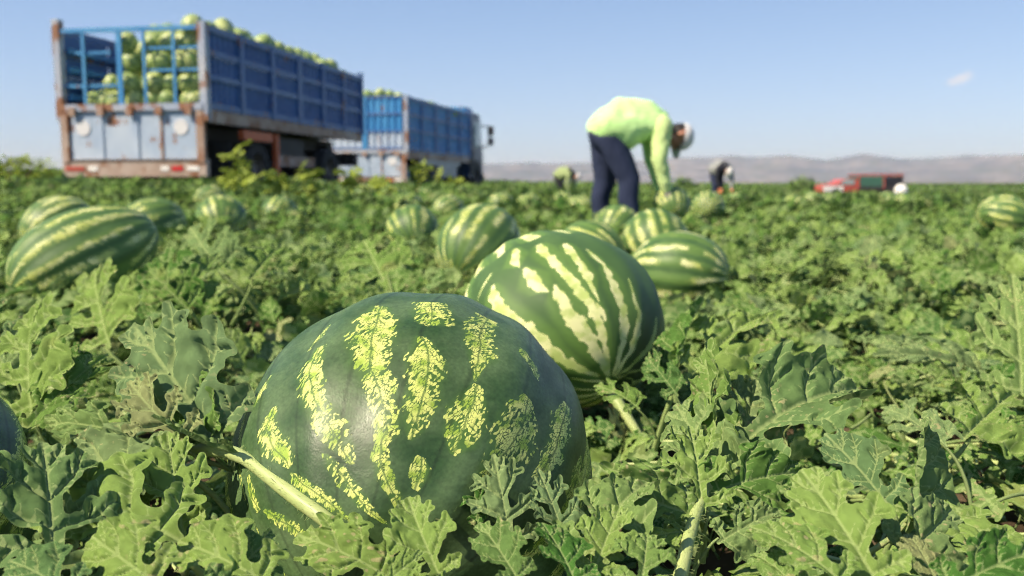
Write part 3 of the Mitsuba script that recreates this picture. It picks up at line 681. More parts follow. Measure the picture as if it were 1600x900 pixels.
#        vine, base px,py,depth, tip px,py,depth, normal, flat, (fold, arch, curlx, rip, twist)
HAND = [
    ('front', 612, 905, .64, 470, 838, .67, (-.2, -.6, .75), 3, (.30, .7, .9, .12, .2)),
    ('front', 695, 915, .61, 640, 782, .66, (-.3, -.75, .6), 2, (.35, .5, .8, .15, -.3)),
    ('front', 712, 812, .69, 606, 764, .70, (-.1, -.5, .85), 2, (.15, 1.0, 1.1, .16, .3)),
    ('front', 775, 812, .69, 692, 738, .72, (.1, -.8, .6), 1, (.3, .8, .9, .16, -.2)),
    ('front', 800, 860, .67, 772, 716, .70, (.15, -.92, .35), 1, (.15, .3, .5, .12, .2)),
    ('front', 888, 856, .67, 842, 738, .70, (.1, -.9, .4), 0, (.25, .4, .9, .14, -.2)),
    ('front', 905, 880, .65, 1010, 758, .72, (-.3, -.7, .6), 2, (.3, .8, .8, .16, .2)),
    ('front', 815, 915, .59, 752, 822, .63, (.1, -.8, .6), 3, (.35, .6, .9, .12, .3)),
    ('front', 905, 925, .58, 848, 822, .63, (.2, -.8, .6), 4, (.3, .6, .7, .12, -.3)),
    ('front', 925, 905, .61, 968, 796, .66, (-.2, -.8, .6), 2, (.3, .4, .8, .12, .1)),
    ('front', 590, 925, .58, 660, 866, .60, (0, -.7, .7), 3, (.2, .7, .9, .12, .1)),
    ('front', 1000, 925, .58, 1010, 840, .64, (0, -.7, .7), 2, (.2, .7, .9, .12, .1)),
    ('corner_l', 430, 920, .58, 285, 850, .62, (-.1, -.6, .8), 4, (.3, .7, .9, .12, .2)),
    ('corner_l', 340, 930, .57, 425, 842, .63, (.2, -.7, .7), 3, (.3, .6, .8, .12, -.2)),
    ('corner_l', 262, 925, .57, 150, 842, .62, (-.2, -.7, .7), 4, (.25, .8, .9, .12, .2)),
    ('corner_l', 285, 850, .66, 66, 800, .72, (-.1, -.35, .9), 4, (.25, 1.1, 1.0, .14, .4)),
    ('corner_l', 120, 935, .55, 20, 880, .58, (0, -.5, .8), 4, (.2, .6, .8, .12, .1)),
    ('corner_l', 200, 920, .58, 225, 850, .62, (.2, -.8, .6), 2, (.2, .6, .8, .12, .1)),
    ('stalk', 374, 712, .74, 244, 652, .76, (-.3, .55, .8), 4, (.15, -.3, .5, .14, .2)),
    ('stalk', 352, 705, .765, 218, 518, .86, (.5, -.7, -.2), 3, (.3, .5, .8, .12, .4)),
    ('stalk', 330, 700, .77, 312, 572, .82, (-.6, -.7, .3), 0, (.5, .4, 1.2, .14, -.3)),
    ('stalk', 300, 700, .76, 205, 600, .80, (-.3, -.8, .5), 1, (.4, .6, 1.2, .14, -.3)),
    ('stalk', 288, 838, .70, 262, 682, .75, (.25, -.85, .4), 2, (.45, .4, .7, .14, .1)),
    ('stalk', 262, 735, .74, 100, 742, .79, (0, -.5, .8), 3, (.25, .7, 1.1, .18, .3)),
    ('stalk', 240, 800, .72, 165, 735, .77, (-.2, -.7, .7), 2, (.3, .6, 1.0, .14, .3)),
    ('shade', 82, 915, .60, 66, 705, .70, (.5, -.7, -.1), 1, (.2, .3, .7, .16, .2)),
    ('shade', 120, 860, .66, 80, 715, .72, (.3, -.6, .5), 0, (.2, .6, .8, .16, .2)),
    ('shade', 150, 790, .70, 60, 770, .75, (.2, -.4, .8), 2, (.2, .6, .8, .16, .2)),
    ('pale_l', 30, 690, .92, 168, 560, 1.05, (-.2, -.6, .7), 0, (.2, .4, .8, .12, -.2)),
    ('pale_l', 52, 660, .96, 62, 482, 1.12, (-.2, -.85, .4), 0, (.1, .4, .6, .12, .1)),
    ('pale_l', 215, 690, .88, 70, 668, .92, (.0, -.6, .8), 2, (.3, .9, 1.2, .2, .3)),
    ('pale_l', 20, 600, 1.1, -30, 480, 1.2, (.1, -.8, .5), 1, (.1, .4, .6, .12, .1)),
    ('pale_l', 130, 620, 1.1, 70, 545, 1.2, (-.2, -.7, .6), 0, (.1, .4, .6, .16, .1)),
    ('hairy', 1142, 712, .82, 1338, 612, .90, (-.15, -.45, .85), 2, (.35, .9, .8, .2, -.2)),
    ('hairy', 1132, 722, .81, 1108, 548, .90, (-.75, -.6, .1), 1, (.45, .3, 1.0, .18, .3)),
    ('hairy', 1150, 700, .83, 1180, 600, .92, (.3, -.8, .5), 0, (.4, .3, 1.0, .18, .3)),
    ('hairy', 1090, 812, .73, 905, 768, .73, (0, -.6, .8), 3, (.25, .8, 1.1, .22, .2)),
    ('hairy', 1098, 806, .73, 1078, 672, .80, (0, -.85, .5), 1, (.3, .5, .9, .2, -.2)),
    ('hairy', 1108, 775, .75, 1250, 742, .79, (0, -.6, .8), 2, (.3, .7, 1.0, .2, -.2)),
    ('hairy', 1095, 830, .71, 1000, 850, .71, (0, -.5, .9), 1, (.2, .9, 1.0, .2, .2)),
    ('hairy', 1120, 850, .70, 1215, 800, .73, (0, -.7, .7), 0, (.2, .8, 1.0, .2, .2)),
    ('hairy', 1130, 760, .78, 1060, 640, .88, (-.2, -.8, .5), 0, (.2, .5, .8, .2, .2)),
    ('corner_r', 1378, 925, .58, 1256, 742, .66, (-.15, -.78, .6), 2, (.2, .5, .7, .12, .1)),
    ('corner_r', 1330, 925, .57, 1172, 826, .62, (.05, -.6, .8), 4, (.25, .9, .9, .1, -.1)),
    ('corner_r', 1395, 800, .72, 1292, 682, .78, (-.2, -.75, .6), 4, (.35, .6, .8, .12, .2)),
    ('corner_r', 1412, 832, .69, 1438, 655, .75, (.72, -.62, .2), 4, (.5, .25, .6, .1, .1)),
    ('corner_r', 1432, 800, .70, 1610, 888, .64, (.1, -.45, .9), 4, (.2, .9, .6, .1, .1)),
    ('corner_r', 1470, 930, .56, 1620, 862, .58, (0, -.5, .8), 3, (.2, .6, .8, .12, .1)),
    ('corner_r', 1400, 880, .62, 1480, 800, .68, (.2, -.8, .5), 2, (.2, .4, .8, .12, .1)),
    ('corner_r', 1460, 905, .58, 1420, 838, .62, (.1, -.8, .5), 2, (.2, .4, .8, .12, .1)),
    ('corner_r', 1250, 925, .58, 1180, 870, .62, (.1, -.6, .8), 3, (.2, .6, .8, .12, .1)),
    ('right', 1540, 585, 1.35, 1368, 558, 1.32, (0, -.5, .85), 0, (.2, .6, .8, .16, .1)),
    ('right', 1596, 640, 1.2, 1582, 440, 1.35, (-.3, -.85, .4), 0, (.1, .3, .6, .12, .1)),
    ('right', 1600, 700, 1.05, 1500, 640, 1.15, (-.3, -.6, .7), 1, (.1, .6, .6, .12, .1)),
    ('right', 1480, 700, 1.0, 1380, 640, 1.1, (-.1, -.5, .8), 0, (.1, .6, .6, .16, .1)),
    ('right', 1500, 690, 1.05, 1580, 620, 1.2, (.1, -.6, .8), 0, (.1, .6, .6, .16, .1)),
    ('mid_l', 262, 500, 1.75, 268, 392, 1.9, (-.1, -.85, .5), 0, (.15, .4, .7, .12, .1)),
    ('mid_l', 300, 490, 1.75, 236, 425, 1.8, (-.2, -.7, .6), 1, (.15, .5, .7, .12, .1)),
    ('mid_l', 285, 470, 1.8, 340, 400, 1.9, (.2, -.7, .6), 0, (.15, .5, .7, .12, .1)),
    ('mid_l', 175, 545, 1.5, 152, 428, 1.65, (-.3, -.8, .4), 0, (.15, .3, .7, .12, .1)),
    ('mid_l', 350, 430, 2.1, 300, 360, 2.25, (-.2, -.7, .6), 0, (.15, .5, .7, .12, .1)),
    ('mid_l', 390, 440, 2.1, 440, 385, 2.25, (.2, -.7, .6), 1, (.15, .5, .7, .12, .1)),
    ('mid_c', 600, 440, 1.9, 570, 380, 2.1, (-.1, -.7, .6), 0, (.15, .5, .7, .12, .1)),
    ('wilted', 1050, 600, 1.18, 1098, 478, 1.3, (-.8, -.55, .2), 2, (.5, .3, .8, .12, .1)),
    ('wilted', 1060, 620, 1.15, 1010, 560, 1.22, (-.3, -.7, .6), 0, (.3, .9, 1.0, .2, .3)),
    ('wilted', 1070, 600, 1.2, 1190, 500, 1.35, (-.2, -.7, .5), 0, (.3, .9, 1.0, .2, .3)),
    ('wilted', 1000, 640, 1.1, 930, 605, 1.15, (0, -.6, .7), 0, (.2, .8, 1.0, .2, .3)),
]
for i, (vk, bx, by, bd, tx, ty, td, nrm, fl, prm) in enumerate(HAND):
    b, t = at(bx, by, bd), at(tx, ty, td)
    L = np.linalg.norm(t - b)
    M, b = frame(b, t - b, nrm)
    # an arched leaf reaches less far: lengthen and tilt it back so that it still ends near its tip point
    fold, arch, curlx, rip, tw = prm
    rip *= 0.8
    a2 = arch * 0.5
    Mr = np.array([[1, 0, 0], [0, math.cos(a2), -math.sin(a2)], [0, math.sin(a2), math.cos(a2)]])
    v, f, uv = leaf_bend(FINE_FLATS[fl], 40 + i, fold, arch, curlx, rip, tw, bul=0.034, stalk=0.0 if (vk, bx) == ('stalk', 374) else 0.55)
    leaf_part(vkeys[vk], v * [{'pale_l': .66, 'right': .68, 'wilted': .7}.get(vk, .88), 1, 1], f, uv, int(rng.integers(0, 40)), M @ Mr, b, L * 1.06)

# the thick stalk across the nearest melon, the hairy stem, and ground stems of every vine
p = spline([at(262, 700, .79), at(320, 702, .77), at(374, 712, .745), at(430, 752, .715), at(525, 824, .675), at(575, 870, .69)], 24)
part(vkeys['stalk'], 'stem', mikit.ply(tube(p, np.linspace(0.0054, 0.0064, 24) * (1 + .16 * (meshkit.noise(np.arange(24)[:, None] * [.7, 0, 0], 3) - .5)), 12), 'stalk_bsdf', smooth=True), label='thick pale stalk across the nearest watermelon')
stalk_p = p
p = spline([at(1060, 915, .65), at(1085, 810, .72), at(1110, 755, .77), at(1140, 705, .83), at(1138, 655, .87)], 20)
part(vkeys['hairy'], 'stem', mikit.ply(tube(p, np.linspace(0.0056, 0.0034, 20), 12), 'stalk_bsdf', smooth=True))
hr = np.random.default_rng(3)
hairs = []
pairs = [(vkeys['hairy'], p, 420), (vkeys['stalk'], stalk_p, 260)]
for vk_, p, nh in pairs:
  hairs = []
  for _ in range(nh):
    i = hr.integers(0, len(p) - 1); q = p[i] + (p[i + 1] - p[i]) * hr.random()
    d = unit(hr.normal(size=3)); d = unit(d - np.dot(d, unit(p[i + 1] - p[i])) * unit(p[i + 1] - p[i]))
    hairs.append(tube([q + d * 0.004, q + d * (0.0075 + 0.003 * hr.random())], [0.00028, 0.0001], 3, False))
  labels[part(vk_, 'hairs', mikit.ply(cat(hairs), 'stalk_bsdf'))] = {'kind': 'stuff'}

# near leaves of the vines, scattered round each root
NB = []
for i in range(22):
    r_ = np.random.default_rng(700 + i)
    NB.append(leaf_bend(NEAR_FLATS[i % len(NEAR_FLATS)], 300 + i, r_.uniform(0, .45), r_.uniform(.1, 1.1), r_.uniform(.3, 1.3), r_.uniform(.10, .22), r_.uniform(-.5, .5), bul=0.02, stalk=0.7))
MB_ = []
for i in range(15):
    r_ = np.random.default_rng(800 + i)
    MB_.append(leaf_bend(MID_FLATS[i % 3], 400 + i, r_.uniform(0, .5), r_.uniform(.1, 1.2), r_.uniform(.3, 1.4), r_.uniform(.12, .26), r_.uniform(-.6, .6), bul=0.0, stalk=0.6, sides=3))
FB = []
for i in range(8):
    r_ = np.random.default_rng(900 + i)
    FB.append(leaf_bend(FAR_FLATS[i % 2], 500 + i, r_.uniform(0, .5), r_.uniform(.1, 1.2), r_.uniform(.3, 1.4), r_.uniform(.1, .2), 0, bul=0.0, stalk=0.0))


def scatter_frames(n, rng, lean=0.75):
    """Random leaf directions: tips outwards, faces mostly up and to the light."""
    a = rng.uniform(0, 2 * np.pi, n)
    el = rng.normal(0.25, 0.45, n)
    y = np.stack([np.cos(a) * np.cos(el), np.sin(a) * np.cos(el), np.sin(el)], 1)
    nz = np.stack([rng.normal(-0.32, lean * 0.6, n), rng.normal(-0.30, lean * 0.6, n), np.ones(n)], 1)
    z = nz - np.sum(nz * y, 1, keepdims=True) * y
    z /= np.linalg.norm(z, axis=1, keepdims=True)
    x = np.cross(y, z)
    return np.stack([x, y, z], -1)


def canopy(x, y):
    w = np.stack([x * 1.3, y * 1.3, x * 0 + 4], -1)
    c = 0.02 + 0.20 * meshkit.fbm(w, 3, 21) * (0.72 + 0.56 * meshkit.noise(np.stack([x * 5.5, y * 5.5, x * 0], -1), 31))
    c = c + 0.09 * np.exp(-((x + 1.0) / .5) ** 2 - ((y - 2.35) / .25) ** 2) + 0.05 * np.exp(-((x + 0.55) / .5) ** 2 - ((y - 2.2) / .5) ** 2)
    c = c * (1 - 0.7 * np.exp(-((x - 0.58) / .35) ** 2 - ((y - 2.85) / .35) ** 2))
    front = (y < 0.86) & (x > -0.24) & (x < 0.24)
    c = np.where(front, np.minimum(c, 0.115), c)
    gap = (y < 1.55) & (y > 0.8) & (x > -0.25) & (x < 0.3)
    c = np.where(gap, np.minimum(c, 0.13), c)
    return c


def plant_points(n, rng, y0, y1, margin=0.3, wide=0.64):
    y = np.sqrt(rng.uniform(y0 * y0, y1 * y1, n))
    x = rng.uniform(-1, 1, n) * (wide * y + margin)
    return x, y


rng = np.random.default_rng(23)
x, y = plant_points(420, rng, 0.52, 2.05, 0.12)
z = ground_z(x, y) + canopy(x, y) * np.sqrt(rng.uniform(0.12, 1, len(x)))
pts = np.stack([x, y, z], 1)
sz = rng.uniform(0.06, 0.11, len(x))
Fr = scatter_frames(len(x), rng)
tips = pts + Fr[:, :, 1] * sz[:, None]
ok = clear_of_melons(pts, 0.012) & clear_of_melons((pts + tips) / 2, 0.012) & clear_of_melons(tips, 0.008) & (np.linalg.norm(pts - CAM, axis=1) > 0.5)
roots = np.array([v[1] for v in VINES.values()])
for i in np.nonzero(ok)[0][:300 - len(HAND) + 60]:
    vk = list(VINES)[int(np.argmin(np.linalg.norm(roots - pts[i, :2], axis=1)))]
    v, f, uv = NB[int(rng.integers(len(NB)))]
    leaf_part(vkeys[vk], v, f, uv, int(rng.integers(0, 40)), Fr[i], pts[i], sz[i])
for vk, (lb, (rx, ry)) in VINES.items():
    ms = []
    for s in range(2):
        a = rng.uniform(0, 2 * np.pi)
        q = np.array([[rx + math.cos(a) * t * 0.32 + rng.normal(0, .02), ry + math.sin(a) * t * 0.22 + rng.normal(0, .02)] for t in (-1, -.4, .2, .8)])
        zz = ground_z(q[:, 0], q[:, 1]) + [0.02, 0.05, 0.06, 0.03]
        q3 = spline(np.column_stack([q, zz]), 14)
        if clear_of_melons(q3, 0.01).all():
            part(vkeys[vk], 'runner', mikit.ply(tube(q3, 0.004, 7), 'stalk_bsdf', smooth=True))


def leaf_mass(bends, pts, Fr, sz, tint):
    V, F, U, o = [], [], [], 0
    which = rng.integers(0, len(bends), len(pts))
    for b in range(len(bends)):
        i = np.nonzero(which == b)[0]
        if not len(i):
            continue
        v, f, uv = bends[b]
        w = np.einsum('nij,vj->nvi', Fr[i], v) * sz[i, None, None] + pts[i, None]
        V.append(w.reshape(-1, 3))
        F.append((f[None] + (np.arange(len(i)) * len(v))[:, None, None]).reshape(-1, 3) + o)
        u = np.broadcast_to(uv, (len(i),) + uv.shape).copy()
        u[..., 0] += 2 * tint[i, None]
        U.append(u.reshape(-1, 2))
        o += len(v) * len(i)
    return np.vstack(V), np.vstack(F), np.vstack(U)


V, F, U, o = [], [], [], 0
for bends, n, y0, y1, s0, s1, mg in ((MB_, 2100, 0.5, 2.1, .04, .085, .3), (MB_, 10500, 1.9, 5.0, .05, .115, .7), (FB, 15500, 4.6, 9.8, .08, .14, 1.2)):
    x, y = plant_points(n, rng, y0, y1, mg)
    lo = 0.05 if y0 > 1 else 0.0
    z = ground_z(x, y) + canopy(x, y) * np.sqrt(rng.uniform(lo, 1 if y0 > 1 else 0.5, n))
    pts = np.stack([x, y, z], 1)
    sz = rng.uniform(s0, s1, n)
    Fr = scatter_frames(n, rng)
    tips = pts + Fr[:, :, 1] * sz[:, None]
    ok = clear_of_melons(pts, 0.012) & clear_of_melons((pts + tips) / 2, 0.012) & clear_of_melons(tips, 0.006) & (np.linalg.norm(pts - CAM, axis=1) > 0.5)
    a, b, c = leaf_mass(bends, pts[ok], Fr[ok], sz[ok], rng.integers(0, 40, ok.sum()))
    V.append(a); F.append(b + o); U.append(c); o += len(a)
scene['vine_cover'] = mikit.ply((np.vstack(V), np.vstack(F)), 'leaf_bsdf', smooth=True, uv=np.vstack(U))
labels['vine_cover'] = {'kind': 'stuff', 'label': 'dense green watermelon vines covering the near field', 'category': 'vines'}

# thin runners and dry stems lying over the near leaves
ms = []
for _ in range(150):
    yy = rng.uniform(.75, 3.6); xx = rng.uniform(-1, 1) * (.62 * yy + .1); a = rng.uniform(0, 2 * np.pi); l = rng.uniform(.12, .4)
    q = np.array([[xx + math.cos(a) * l * t + rng.normal(0, .02), yy + math.sin(a) * l * t + rng.normal(0, .02), 0] for t in (-.5, -.15, .2, .5)])
    q[:, 2] = ground_z(q[:, 0], q[:, 1]) + canopy(q[:, 0], q[:, 1]) * rng.uniform(.45, .9) + rng.normal(0, .012, 4)
    q = spline(q, 12)
    if clear_of_melons(q, .006).all() and not ((np.abs(q[:, 0]) < .26) & (q[:, 1] < .9)).any():
        ms.append(tube(q, np.linspace(.0034, .0018, 12) * rng.uniform(.7, 1.1), 6))
    if rng.random() < .35:                                            # a curled tendril
        t = np.linspace(0, 1, 40); c0 = q[3]
        tq = np.stack([c0[0] + .05 * t + .008 * t * np.cos(22 * t), c0[1] + .008 * t * np.sin(22 * t), c0[2] + .05 * t + .02 * np.sin(9 * t) * t], 1)
        if clear_of_melons(tq, .004).all():
            ms.append(tube(tq, .0008, 4, False))
scene['vine_stems'] = mikit.ply(cat(ms), 'stalk_bsdf', smooth=True)
labels['vine_stems'] = {'kind': 'stuff', 'label': 'thin pale runners and tendrils among the near leaves', 'category': 'vines'}

# far field: patches of leaves, as instances
for k in range(4):
    n = 1500
    x, y = rng.uniform(-1.6, 1.6, n), rng.uniform(-1.6, 1.6, n)
    z = 0.03 + (0.10 + 0.10 * meshkit.noise(np.stack([x * 1.2, y * 1.2, x * 0 + k * 9], -1), 4)) * np.sqrt(rng.uniform(0.1, 1, n))
    a, b, c = leaf_mass(FB, np.stack([x, y, z], 1), scatter_frames(n, rng), rng.uniform(.10, .17, n), rng.integers(0, 40, n))
    scene[f'field_patch_{k}'] = {'type': 'shapegroup', 'leaves': mikit.ply((a, b), 'leaf_bsdf', smooth=True, uv=c)}
    n = 1300
    x, y = rng.uniform(-4.2, 4.2, n), rng.uniform(-4.2, 4.2, n)
    z = 0.03 + (0.11 + 0.12 * meshkit.noise(np.stack([x * .7, y * .7, x * 0 + k * 9], -1), 4)) * np.sqrt(rng.uniform(0.1, 1, n))
    a, b, c = leaf_mass(FB, np.stack([x, y, z], 1), scatter_frames(n, rng), rng.uniform(.26, .42, n), rng.integers(0, 40, n))
    scene[f'field_patch_far_{k}'] = {'type': 'shapegroup', 'leaves': mikit.ply((a, b), 'leaf_bsdf', smooth=True, uv=c)}
nf = 0
for step, y0, y1, nm in ((3.0, 10.6, 42, 'field_patch_'), (8.0, 46, 130, 'field_patch_far_')):
    for yy in np.arange(y0, y1, step):
        w = 0.64 * yy + 4 + step
        for xx in np.arange(-w, w, step):
            nf += 1
            gx_, gy_ = xx + rng.uniform(-.2, .2) * step, yy + rng.uniform(-.15, .15) * step
            sx = float(ground_z(gx_ + 1, gy_) - ground_z(gx_ - 1, gy_)) / 2
            sy = float(ground_z(gx_, gy_ + 1) - ground_z(gx_, gy_ - 1)) / 2
            scene[f'vine_field__{nf:03d}'] = {'type': 'instance', 'g': {'type': 'ref', 'id': f'{nm}{int(rng.integers(4))}'},
                'to_world': T().translate([gx_, gy_, float(ground_z(gx_, gy_))]).rotate([0, 0, 1], float(rng.integers(4)) * 90 + float(rng.uniform(-12, 12))).scale([1, 1, float(rng.uniform(.85, 1.15))])}
labels['vine_field'] = {'kind': 'stuff', 'label': 'far green vines of the melon field out to the horizon', 'category': 'vines'}


# ---------------------------------------------------------------- trailer and lorry
def ribbed(width, height, n, axis, depth=0.035):
    """A pressed steel panel with n upright ribs, width along 'axis' ('y' or 'x'), facing +x or -y."""
    per = width / n
    prof = []
    for i in range(n):
        s = i * per
        prof += [(s, 0), (s + per * .45, 0), (s + per * .55, depth), (s + per * .92, depth)]
    prof.append((width, 0))
    back = [(width, -0.012), (0, -0.012)]
    m = trimesh.creation.extrude_polygon(Polygon(prof + back), height, engine='earcut')
    v = m.vertices.copy()
    out = np.empty_like(v)
    if axis == 'y':
        out[:, 0], out[:, 1], out[:, 2] = v[:, 1], v[:, 0], v[:, 2]
        return trimesh.Trimesh(out, m.faces[:, ::-1], process=False)
    out[:, 0], out[:, 1], out[:, 2] = v[:, 0], -v[:, 1], v[:, 2]
    return trimesh.Trimesh(out, m.faces[:, ::-1], process=False)


def wheel(parent, x, y, r, w, tw, out=1):
    ring = trimesh.creation.revolve(np.array([[r * .56, -w / 2], [r * .93, -w / 2], [r, -w * .36], [r, w * .36], [r * .93, w / 2], [r * .56, w / 2], [r * .56, -w / 2]]), sections=40)
    ring.apply_transform(trimesh.transformations.rotation_matrix(np.pi / 2, [0, 1, 0]))
    hub = trimesh.creation.revolve(np.array([[0.0, w * .15], [r * .2, w * .22], [r * .26, w * .02], [r * .5, -w * .05], [r * .56, w * .42], [r * .57, w * .42], [r * .57, -w * .3], [0.0, -w * .3]]), sections=32)
    hub.apply_transform(trimesh.transformations.rotation_matrix(out * np.pi / 2, [0, 1, 0]))
    for m in (ring, hub):
        m.apply_translation((x, y, r))
    k = part(parent, 'wheel', mikit.ply(ring, 'rubber', smooth=35), tw)
    part(k, 'rim', mikit.ply(hub, 'hub_steel', smooth=35), tw)


def cargo_body(K, tw, W, L, z0, z1, bays, ribs, paint, framep, open_rear):
    """Body of a melon lorry. Local x: 0 = right side, -W = left side; y forward from the rear; deck at z0, rails to z1."""
    P_ = lambda name, m, b, sm=False: part(K, name, mikit.ply(m, b, smooth=sm), tw)
    P_('deck', box(-W / 2, L / 2, z0 - 0.05, W - 0.02, L - 0.02, 0.1), 'chassis')
    rows = [z0 + 0.05 + (z1 - z0 - 0.1) * t for t in (0, 0.40, 0.70, 1.0)]
    bl = L / bays
    for side, x in ((1, 0.0), (-1, -W)):
        P_('side_sill', box(x - 0.02 * side, L / 2, z0 - 0.06, 0.07, L, 0.20), 'rust_steel')
        for i in range(bays):
            for j in range(3):
                h = rows[j + 1] - rows[j] - 0.10
                m = ribbed(bl - 0.12, h, ribs, 'y')
                if side < 0:
                    m.apply_transform(np.diag([-1, 1, 1, 1])); m.invert()
                m.apply_translation((x - 0.035 * side, i * bl + 0.06, rows[j] + 0.05))
                P_('side_panel', m, paint)
        for j in range(4):
            P_('side_rail', box(x, L / 2, rows[j] + (0.05 if j == 0 else 0), 0.06, L - 0.1, 0.09 if j < 3 else 0.11), framep)
        for i in range(1, bays):
            P_('side_post', box(x + 0.012 * side, i * bl, (rows[0] + z1) / 2, 0.075, 0.11 if i != bays // 2 else 0.16, z1 - rows[0] + 0.03), framep)
    for x in (0.0, -W):
        e = 0.03 if x == 0 else 0.13
        P_('corner_post', box(x, 0.02, (z0 - 0.15 + z1 + e) / 2, 0.12, 0.14, z1 + e + 0.15 - z0), 'post_steel')
        P_('corner_post', box(x, L - 0.03, (z0 + z1 + 0.1) / 2, 0.12, 0.12, z1 + 0.1 - z0), framep)
    for j in range(3):
        m = ribbed(W - 0.12, rows[j + 1] - rows[j] - 0.02, 10, 'x')
        m.apply_translation((-W + 0.06, L - 0.04, rows[j] + 0.01))
        P_('front_panel', m, paint)
    # under-gear
    for x in (-0.75, -W + 0.75):
        P_('chassis_beam', box(x, L / 2, z0 - 0.28, 0.12, L - 0.3, 0.26), 'chassis')


def tail_lower(K, tw, W, z_top, z_bot, z_bump):
    P_ = lambda name, m, b, sm=False, lb=None: part(K, name, mikit.ply(m, b, smooth=sm), tw, lb)
    P_('tail_rail', box(-W / 2, -0.02, z_top, W - 0.02, 0.10, 0.11), 'post_steel')
    h = z_top - z_bot - 0.06
    ws = [0.58, 0.62, 0.42, 0.60]
    s = (W - 0.30) / sum(ws)
    x = -W + 0.15
    for i, w in enumerate(ws):
        w *= s
        P_('tail_panel', box(x + w / 2, 0.0, z_bot + h / 2, w - 0.018, 0.03, h), 'white_steel')
        if i:
            P_('tail_post', box(x, -0.012, z_bot + h / 2, 0.04, 0.05, h), 'rust_steel' if i == 3 else 'white_steel')
        x += w
    for x in (-W + 0.075, -0.075):
        P_('tail_post', box(x, -0.02, z_bot + h / 2 - .03, 0.13, 0.08, h + .05), 'rust_steel')
    for i in range(5):
        P_('hinge', box(-W + 0.25 + i * (W - .5) / 4, -0.085, z_top - 0.06, 0.12, 0.04, 0.14), 'rust_steel')
    for x in (-W + 0.40, -0.42):
        d = trimesh.creation.cylinder(0.125, 0.012, sections=40)
        d.apply_transform(trimesh.transformations.rotation_matrix(np.pi / 2, [1, 0, 0])); d.apply_translation((x, -0.024, z_bot + h * .66))
        P_('disc', d, 'patch_paint', 30, 'round white patch on the tailgate')
    P_('bumper', box(-W / 2, 0.02, (z_bot + z_bump) / 2, W, 0.12, z_bot - z_bump - 0.01), 'rust_steel')
    zc = (z_bot + z_bump) / 2 + .02
    for x, w, b in ((-W + .22, .34, 'red_paint'), (-W + .56, .16, 'white_paint'), (-.72, .14, 'white_paint'), (-.5, .2, 'red_lens'), (-.22, .2, 'white_paint')):
        P_('reflector', box(x, -0.046, zc - .03, w, 0.012, .075), b)
    P_('bumper_slot', box(-W / 2 + .05, -0.043, z_bot - 0.03, W - .2, 0.008, .035), 'chassis')


def yaw(loc, deg):
    return T().translate([float(v) for v in loc]).rotate([0, 0, 1], float(deg))


# the rear trailer, its right rear corner at (-4.92, 14.6)
TW = yaw((-4.92, 14.6, 0), -9.8)
W, L = 2.56, 7.5
K = thing('cargo_trailer', 'dark blue high-sided trailer full of watermelons, its rusty white tailgate towards the camera', 'trailer')
cargo_body(K, TW, W, L, 1.58, 2.96, 6, 6, 'blue_dark', 'blue_frame', True)
tail_lower(K, TW, W, 1.66, 0.83, 0.54)
P_ = lambda name, m, b, sm=False, lb=None: part(K, name, mikit.ply(m, b, smooth=sm), TW, lb)
P_('gate_bar', box(-W / 2, 0.0, 2.90, W - 0.12, 0.05, 0.07), 'blue_light')
for x in (-2.10, -1.46, -1.02, -0.5):
    P_('gate_bar', box(x, -0.0, 2.28, 0.045 if x != -1.46 else 0.09, 0.035, 1.16), 'blue_light')
for x, w, z in ((-2.0, 1.05, 2.02), (-1.95, .62, 2.55), (-0.55, 1.0, 2.25), (-0.55, 1.0, 2.6)):
    P_('gate_bar', box(x, 0.04, z, w, 0.03, 0.04), 'blue_light')
for z in (1.85, 2.05, 2.3, 2.6):
    P_('inner_rail', box(-W + 0.12, 2.2, z, 0.05, 4.2, 0.09), 'blue_light')
for yy in (1.9, 5.5):
    for x, o in ((-0.17, 1), (-W + 0.17, -1)):
        wheel(K, x, yy, 0.5, 0.3, yaw((-4.92, 14.6, 0.2), -9.8), o)
    P_('axle', box(-W / 2, yy, 0.7, W - 0.4, 0.14, 0.14), 'chassis')
P_('bracket', box(0.02, 1.75, 1.27, 0.10, 1.15, 0.16), 'orange_paint', lb='orange red bracket under the side')
P_('bracket', box(0.0, 2.62, 0.92, 0.08, 0.12, 0.86), 'orange_paint', lb='orange red bracket under the side')
P_('side_guard', box(-.05, 3.6, 0.86, 0.06, 1.9, 0.2), 'rust_steel')
P_('mudflap', box(-0.18, 0.85, 0.85, 0.34, 0.03, 0.6), 'rubber')
P_('toolbox', box(-.35, 3.6, 1.1, 0.5, 1.2, 0.4), 'chassis')
P_('drawbar', cat([box(-W / 2 - .4, L + 0.9, 0.95, 0.12, 2.2, 0.14), box(-W / 2 + .4, L + 0.9, 0.95, 0.12, 2.2, 0.14)]), 'chassis')
for x in (-W + .32, -W / 2):
    P_('underbody_tank', box(x, 3.7, .86, .5, 2.3, .62), 'chassis')
    P_('underbody_tank', box(x, .55, 1.0, .5, .5, .66), 'chassis')
P_('underbody_tank', box(-W / 2, 6.6, .95, 1.6, .4, .75), 'chassis')
P_('spare_box', box(-0.35, L - 0.15, 1.0, 0.5, 0.25, 0.3), 'chassis')

